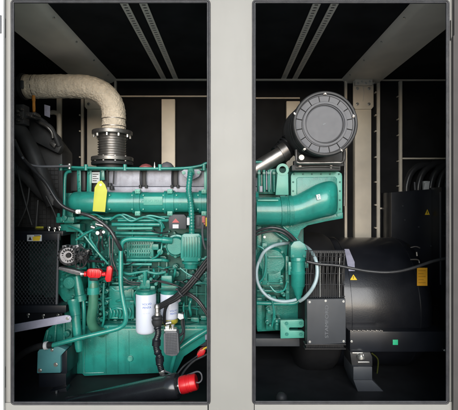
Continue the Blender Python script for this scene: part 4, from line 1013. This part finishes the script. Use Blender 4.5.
for q, r in ((-2.1, 1.5), (0, 1.9), (2.2, 1.6)):
    runs.append(([(214 + q * .6, 254 + q, .36), (205 + q * .7, 265 + q * .8, .35 - .004 * q), (196 + q * .7, 277 + q * .7, .34), (186 + q * .6, 288.4 + q * .8, .335 + .004 * q), (176 + q * .3, 297.4 + q * .9, .345), (166, 303 + q * .8, .37), (157 + q, 308 + q * .3, .40)], r))
runs.append(([(214, 260, .37), (204, 271, .36), (194, 283, .35), (181, 295, .35), (170, 302, .36), (165.4, 309, .39), (164.4, 318, .42), (165, 324, .44)], 1.6))
cable('cable', 'thick black cable loom slanting down to the filters past the oil separator', runs, RUBBER, 'black looms right of the filters')
cable('cable', 'black cable pair curving down to the right seal beside the filters', [([(176, 289, .42), (188, 293, .4), (198, 300, .38), (206, 311, .37), (212, 322, .37)], 1.5), ([(180, 293, .42), (192, 297, .4), (201, 306, .38), (210, 321, .37)], 1.2)], CAB, 'black looms right of the filters')
# drain hose assembly
dh = thing('drain_hose', 'black drain hose with a silver elbow hanging from the filters to the drain pipe', 'hose', P(158, 376, .4))
M().lathe((157, 304, .39), (157.4, 316, .38), [(0, 2.2), (.1, 3), (.35, 3), (.4, 2.4), (.7, 2.4), (.75, 3.2), (1, 3.2)], 24).lathe((159, 307, .4), (164, 305, .4), [(0, 2.4), (1, 2.8)], 18).done('elbow', STEEL, dh)
M().lathe((157, 315, .38), (157.4, 326.4, .38), [(0, 3), (.1, 5.2), (.25, 5.8), (.4, 5.0), (.5, 5.9), (.7, 5.6), (.9, 4.6), (1, 3.4)], 10).done('coupling', BLACKM, dh)
path = catmull([P(157, 325, .38), P(158.2, 333, .375), P(156.2, 341, .37), P(156.6, 349, .37), P(159.6, 357, .37), P(159.8, 364, .37), P(161.6, 371, .37)], 16)
m = M(); m.sweep(path, [(3.1 + .12 * math.sin(i * 1.9) + .9 * max(0, math.sin(i * .26)) ** 6) * k(.37) for i in range(len(path))], 18)
m.lathe((156.6, 339.6, .37), (156.2, 346, .37), [(0, 3.4), (.1, 4.4), (.9, 4.4), (1, 3.4)], 12); m.lathe((159.4, 356.4, .37), (160, 362.4, .37), [(0, 3.4), (.1, 4.3), (.9, 4.3), (1, 3.4)], 12)
m.done('pipe', BLACK, dh)
M().lathe((162, 369.6, .37), (162.4, 375.4, .37), [(0, 3), (.2, 3.6), (.5, 3.6), (.55, 2.6), (1, 2.6)], 8).done('nut', ZINC, dh)
# mesh box
mb = thing('mesh_filter', 'dark grey rounded box with a mesh face hanging beside the drain hose', 'filter box', P(171, 358, .4))
m = M(); m.prism([(163.4, 334.6), (165.4, 331.6), (175.6, 331), (178, 333.4), (179.2, 352.4), (177, 355.8), (172, 356.6), (165.4, 355.2), (163.6, 352)], .365, .43, 1.2); m.done('housing', GREYP, mb)
m = M()
for q in range(13): m.tube([(165.4, 334.4 + q * 1.6, .3625), (177.2, 333.6 + q * 1.6, .3625)], .3, 6)
for q in range(8): m.tube([(165.6 + q * 1.55, 333, .3628), (166.6 + q * 1.5, 354.4, .3628)], .22, 6)
m.done('mesh_face', GREYD, mb)
m = M(); m.box(165, 326.6, 169, 331.6, .38, .41, .5); m.cyl((172.6, 325, .39), (173, 331.6, .39), 1.7, seg=12); m.box(164, 329.6, 176.4, 332, .37, .42, .5); m.done('spigot', ZINC, mb)
M().tube([(178.6, 336, .42), (183, 332, .44), (182, 322, .46), (183, 312, .47)], 1.3, 8).tube([(179, 345, .42), (184, 336, .45), (183.6, 318, .48)], 1.0, 8).done('lead', CAB, mb)
tag(M().prism([(178, 313.6), (183.2, 314.6), (183.8, 318.6), (180, 320), (177.6, 318)], .43, .45, .5).done('connector', PAPER), 'small white plastic connector right of the farther filter', 'connector')
tag(M().prism([(176.6, 299), (179.4, 298), (181, 301), (178, 303)], .43, .45, .4).done('connector', ALU), 'small grey connector above the white one beside the farther filter', 'connector')
# drain pipe
dp = thing('drain_pipe', 'thick black pipe lying along the door sill with a red end cap', 'pipe', P(130, 402, .3))
M().lathe((50, 413, .34), (178.4, 385.6, .22), [(0, 11.8), (.92, 11.8), (.925, 12.3), (.99, 12.3), (1, 11.4), (1, .1)], 56).done('pipe', mat('glossy_black_tube', (.022, .023, .027), .27, 0, .2, 8, .1, 200, coat=.7), dp)
M().lathe((163.6, 374.4, .28), (164.2, 384, .26), [(0, 3.8), (.2, 4.2), (.45, 4.2), (.5, 3.4), (1, 3.8)], 20).done('tee', BLACKM, dp)
M().lathe((176, 386.2, .22), (182, 385, .22), [(0, 3), (1, 3)], 20).done('spigot', STEEL, dp)
m = M(); m.lathe((180.6, 385.4, .21), (196.6, 381.6, .205), [(0, 5.5), (0, 8.2), (.12, 8.7), (.42, 8.7), (.44, 8.2), (.52, 8.2), (.54, 8.5), (.62, 8.5), (.64, 8.1), (.95, 7.9), (1, 7.2)], 36)
for i in range(14):
    tt = i * math.tau / 14
red = m.done('end_cap', RED, dp)
M().lathe((179.8, 385.6, .21), (181.6, 385.2, .21), [(0, 4), (0, 7.6), (1, 7.6), (1, 4)], 32).done('washer', PAPER, red)
M().tube([(195, 382, .2), (199, 382.6, .2), (201.8, 379.4, .2), (201.2, 374, .2), (197.4, 371.6, .21), (190, 374, .24), (180, 377, .27), (172, 374, .3), (165, 371, .33)], .75, 8).done('tether', GREYP, dp)
# red clip + leads
rc = thing('terminal_clip', 'small red battery clip lying in the shadow by the right seal of the left doorway', 'clip', P(201, 356, .42))
M().prism([(196.8, 354.4), (200, 350), (204, 348.6), (205.8, 351), (203.4, 356.6), (199.4, 359), (197, 357.6)], .40, .44, .8).done('clip_body', RED, rc)
M().tube([(203, 349.6, .4), (206, 347.6, .4), (212, 346, .4)], .8, 8).done('lead', WARN, rc)
cable('cable', 'thin black leads rising from the red cap towards the red clip', [([(181, 377, .28), (186, 369, .32), (194, 361, .36), (204, 356, .38), (214, 350, .4)], 1.1), ([(176, 376, .3), (184, 366, .34), (196, 357, .4), (212, 344, .42)], .9)], CAB)
# loop hose
m = M(); pts = []
lh = [(259, 262, .5), (264, 252, .49), (273, 246, .5), (283, 243.6, .57), (293, 243, .62), (302, 244.6, .62), (309.6, 249.6, .5), (315, 258, .40), (317.2, 268, .38), (316.4, 279, .37), (312, 289, .37), (305, 297.4, .40), (300, 301, .44)]
m.tube(lh, 1.75, 16)
m.tube([(258.6, 262, .5), (256.6, 272, .48), (258, 283, .46), (263, 292, .45), (271, 298.6, .44), (282, 301.4, .44), (291, 300.8, .45), (296, 299.6, .46)], 1.55, 16)
tag(m.done('loop_hose', HOSEC), 'cloudy pale blue hose looped in a circle around the teal strainer', 'hose')
# cables right doorway
cable('cable', 'black cable arching under the air duct towards the teal strainer', [([(254, 233, .5), (262, 229.4, .48), (272, 227.6, .47), (282, 229.6, .47), (290, 234.6, .48), (297, 242, .5)], 1.6), ([(254, 236, .5), (264, 232.4, .49), (276, 231, .48), (286, 235, .48), (294, 243, .5)], 1.1)], CAB)
cable('cable', 'long black cable sagging across the generator to the right seal', [([(307, 261.6, .37), (320, 264.2, .36), (336, 265.4, .355), (352, 268.4, .35), (368, 271.2, .35), (386, 272.4, .35), (402, 270.8, .35), (418, 266.4, .35), (434, 261, .35), (450, 257.6, .35)], 1.5)], CAB)
M().bolt(345, 261, .54, .8)

# ================================================================== light
w = bpy.data.worlds.new('World'); S.world = w; w.use_nodes = True
nt = w.node_tree; sky = nt.nodes.new('ShaderNodeTexSky'); sky.sky_type = 'NISHITA'; sky.sun_disc = False
EL, AZ = 9, 0       # sun behind the photographer
sky.sun_elevation = math.radians(EL); sky.sun_rotation = math.radians(180 + AZ)
sky.dust_density = .3; sky.air_density = 1.0; sky.ozone_density = 1
bg = nt.nodes['Background']; nt.links.new(sky.outputs[0], bg.inputs[0]); bg.inputs[1].default_value = .15
L = bpy.data.lights.new('sun', 'SUN'); L.energy = 5.0; L.angle = math.radians(58); L.color = (1, .99, .985)
lo = bpy.data.objects.new('sun', L); COL.objects.link(lo)
az = math.radians(AZ)
dirv = Vector((math.sin(-az) * math.cos(math.radians(EL)), -math.cos(az) * math.cos(math.radians(EL)), math.sin(math.radians(EL))))
lo.rotation_euler = dirv.to_track_quat('Z', 'Y').to_euler(); lo.location = (0, -6, 5)
# ================================================================== camera
cd = bpy.data.cameras.new('camera'); co = bpy.data.objects.new('camera', cd); COL.objects.link(co)
co.location = (0, -D, ZC); co.rotation_euler = (math.radians(90), 0, 0)
cd.sensor_width = 36; cd.lens = 36 * D / (458 * K); cd.shift_y = -2.5 / 458; cd.clip_end = 500; cd.clip_start = .05
S.camera = co
S.view_settings.view_transform = 'Standard'; S.view_settings.look = 'None'; S.view_settings.exposure = 0; S.view_settings.gamma = 1
S.render.engine = 'CYCLES'; S.render.resolution_x = 1024; S.render.resolution_y = 917
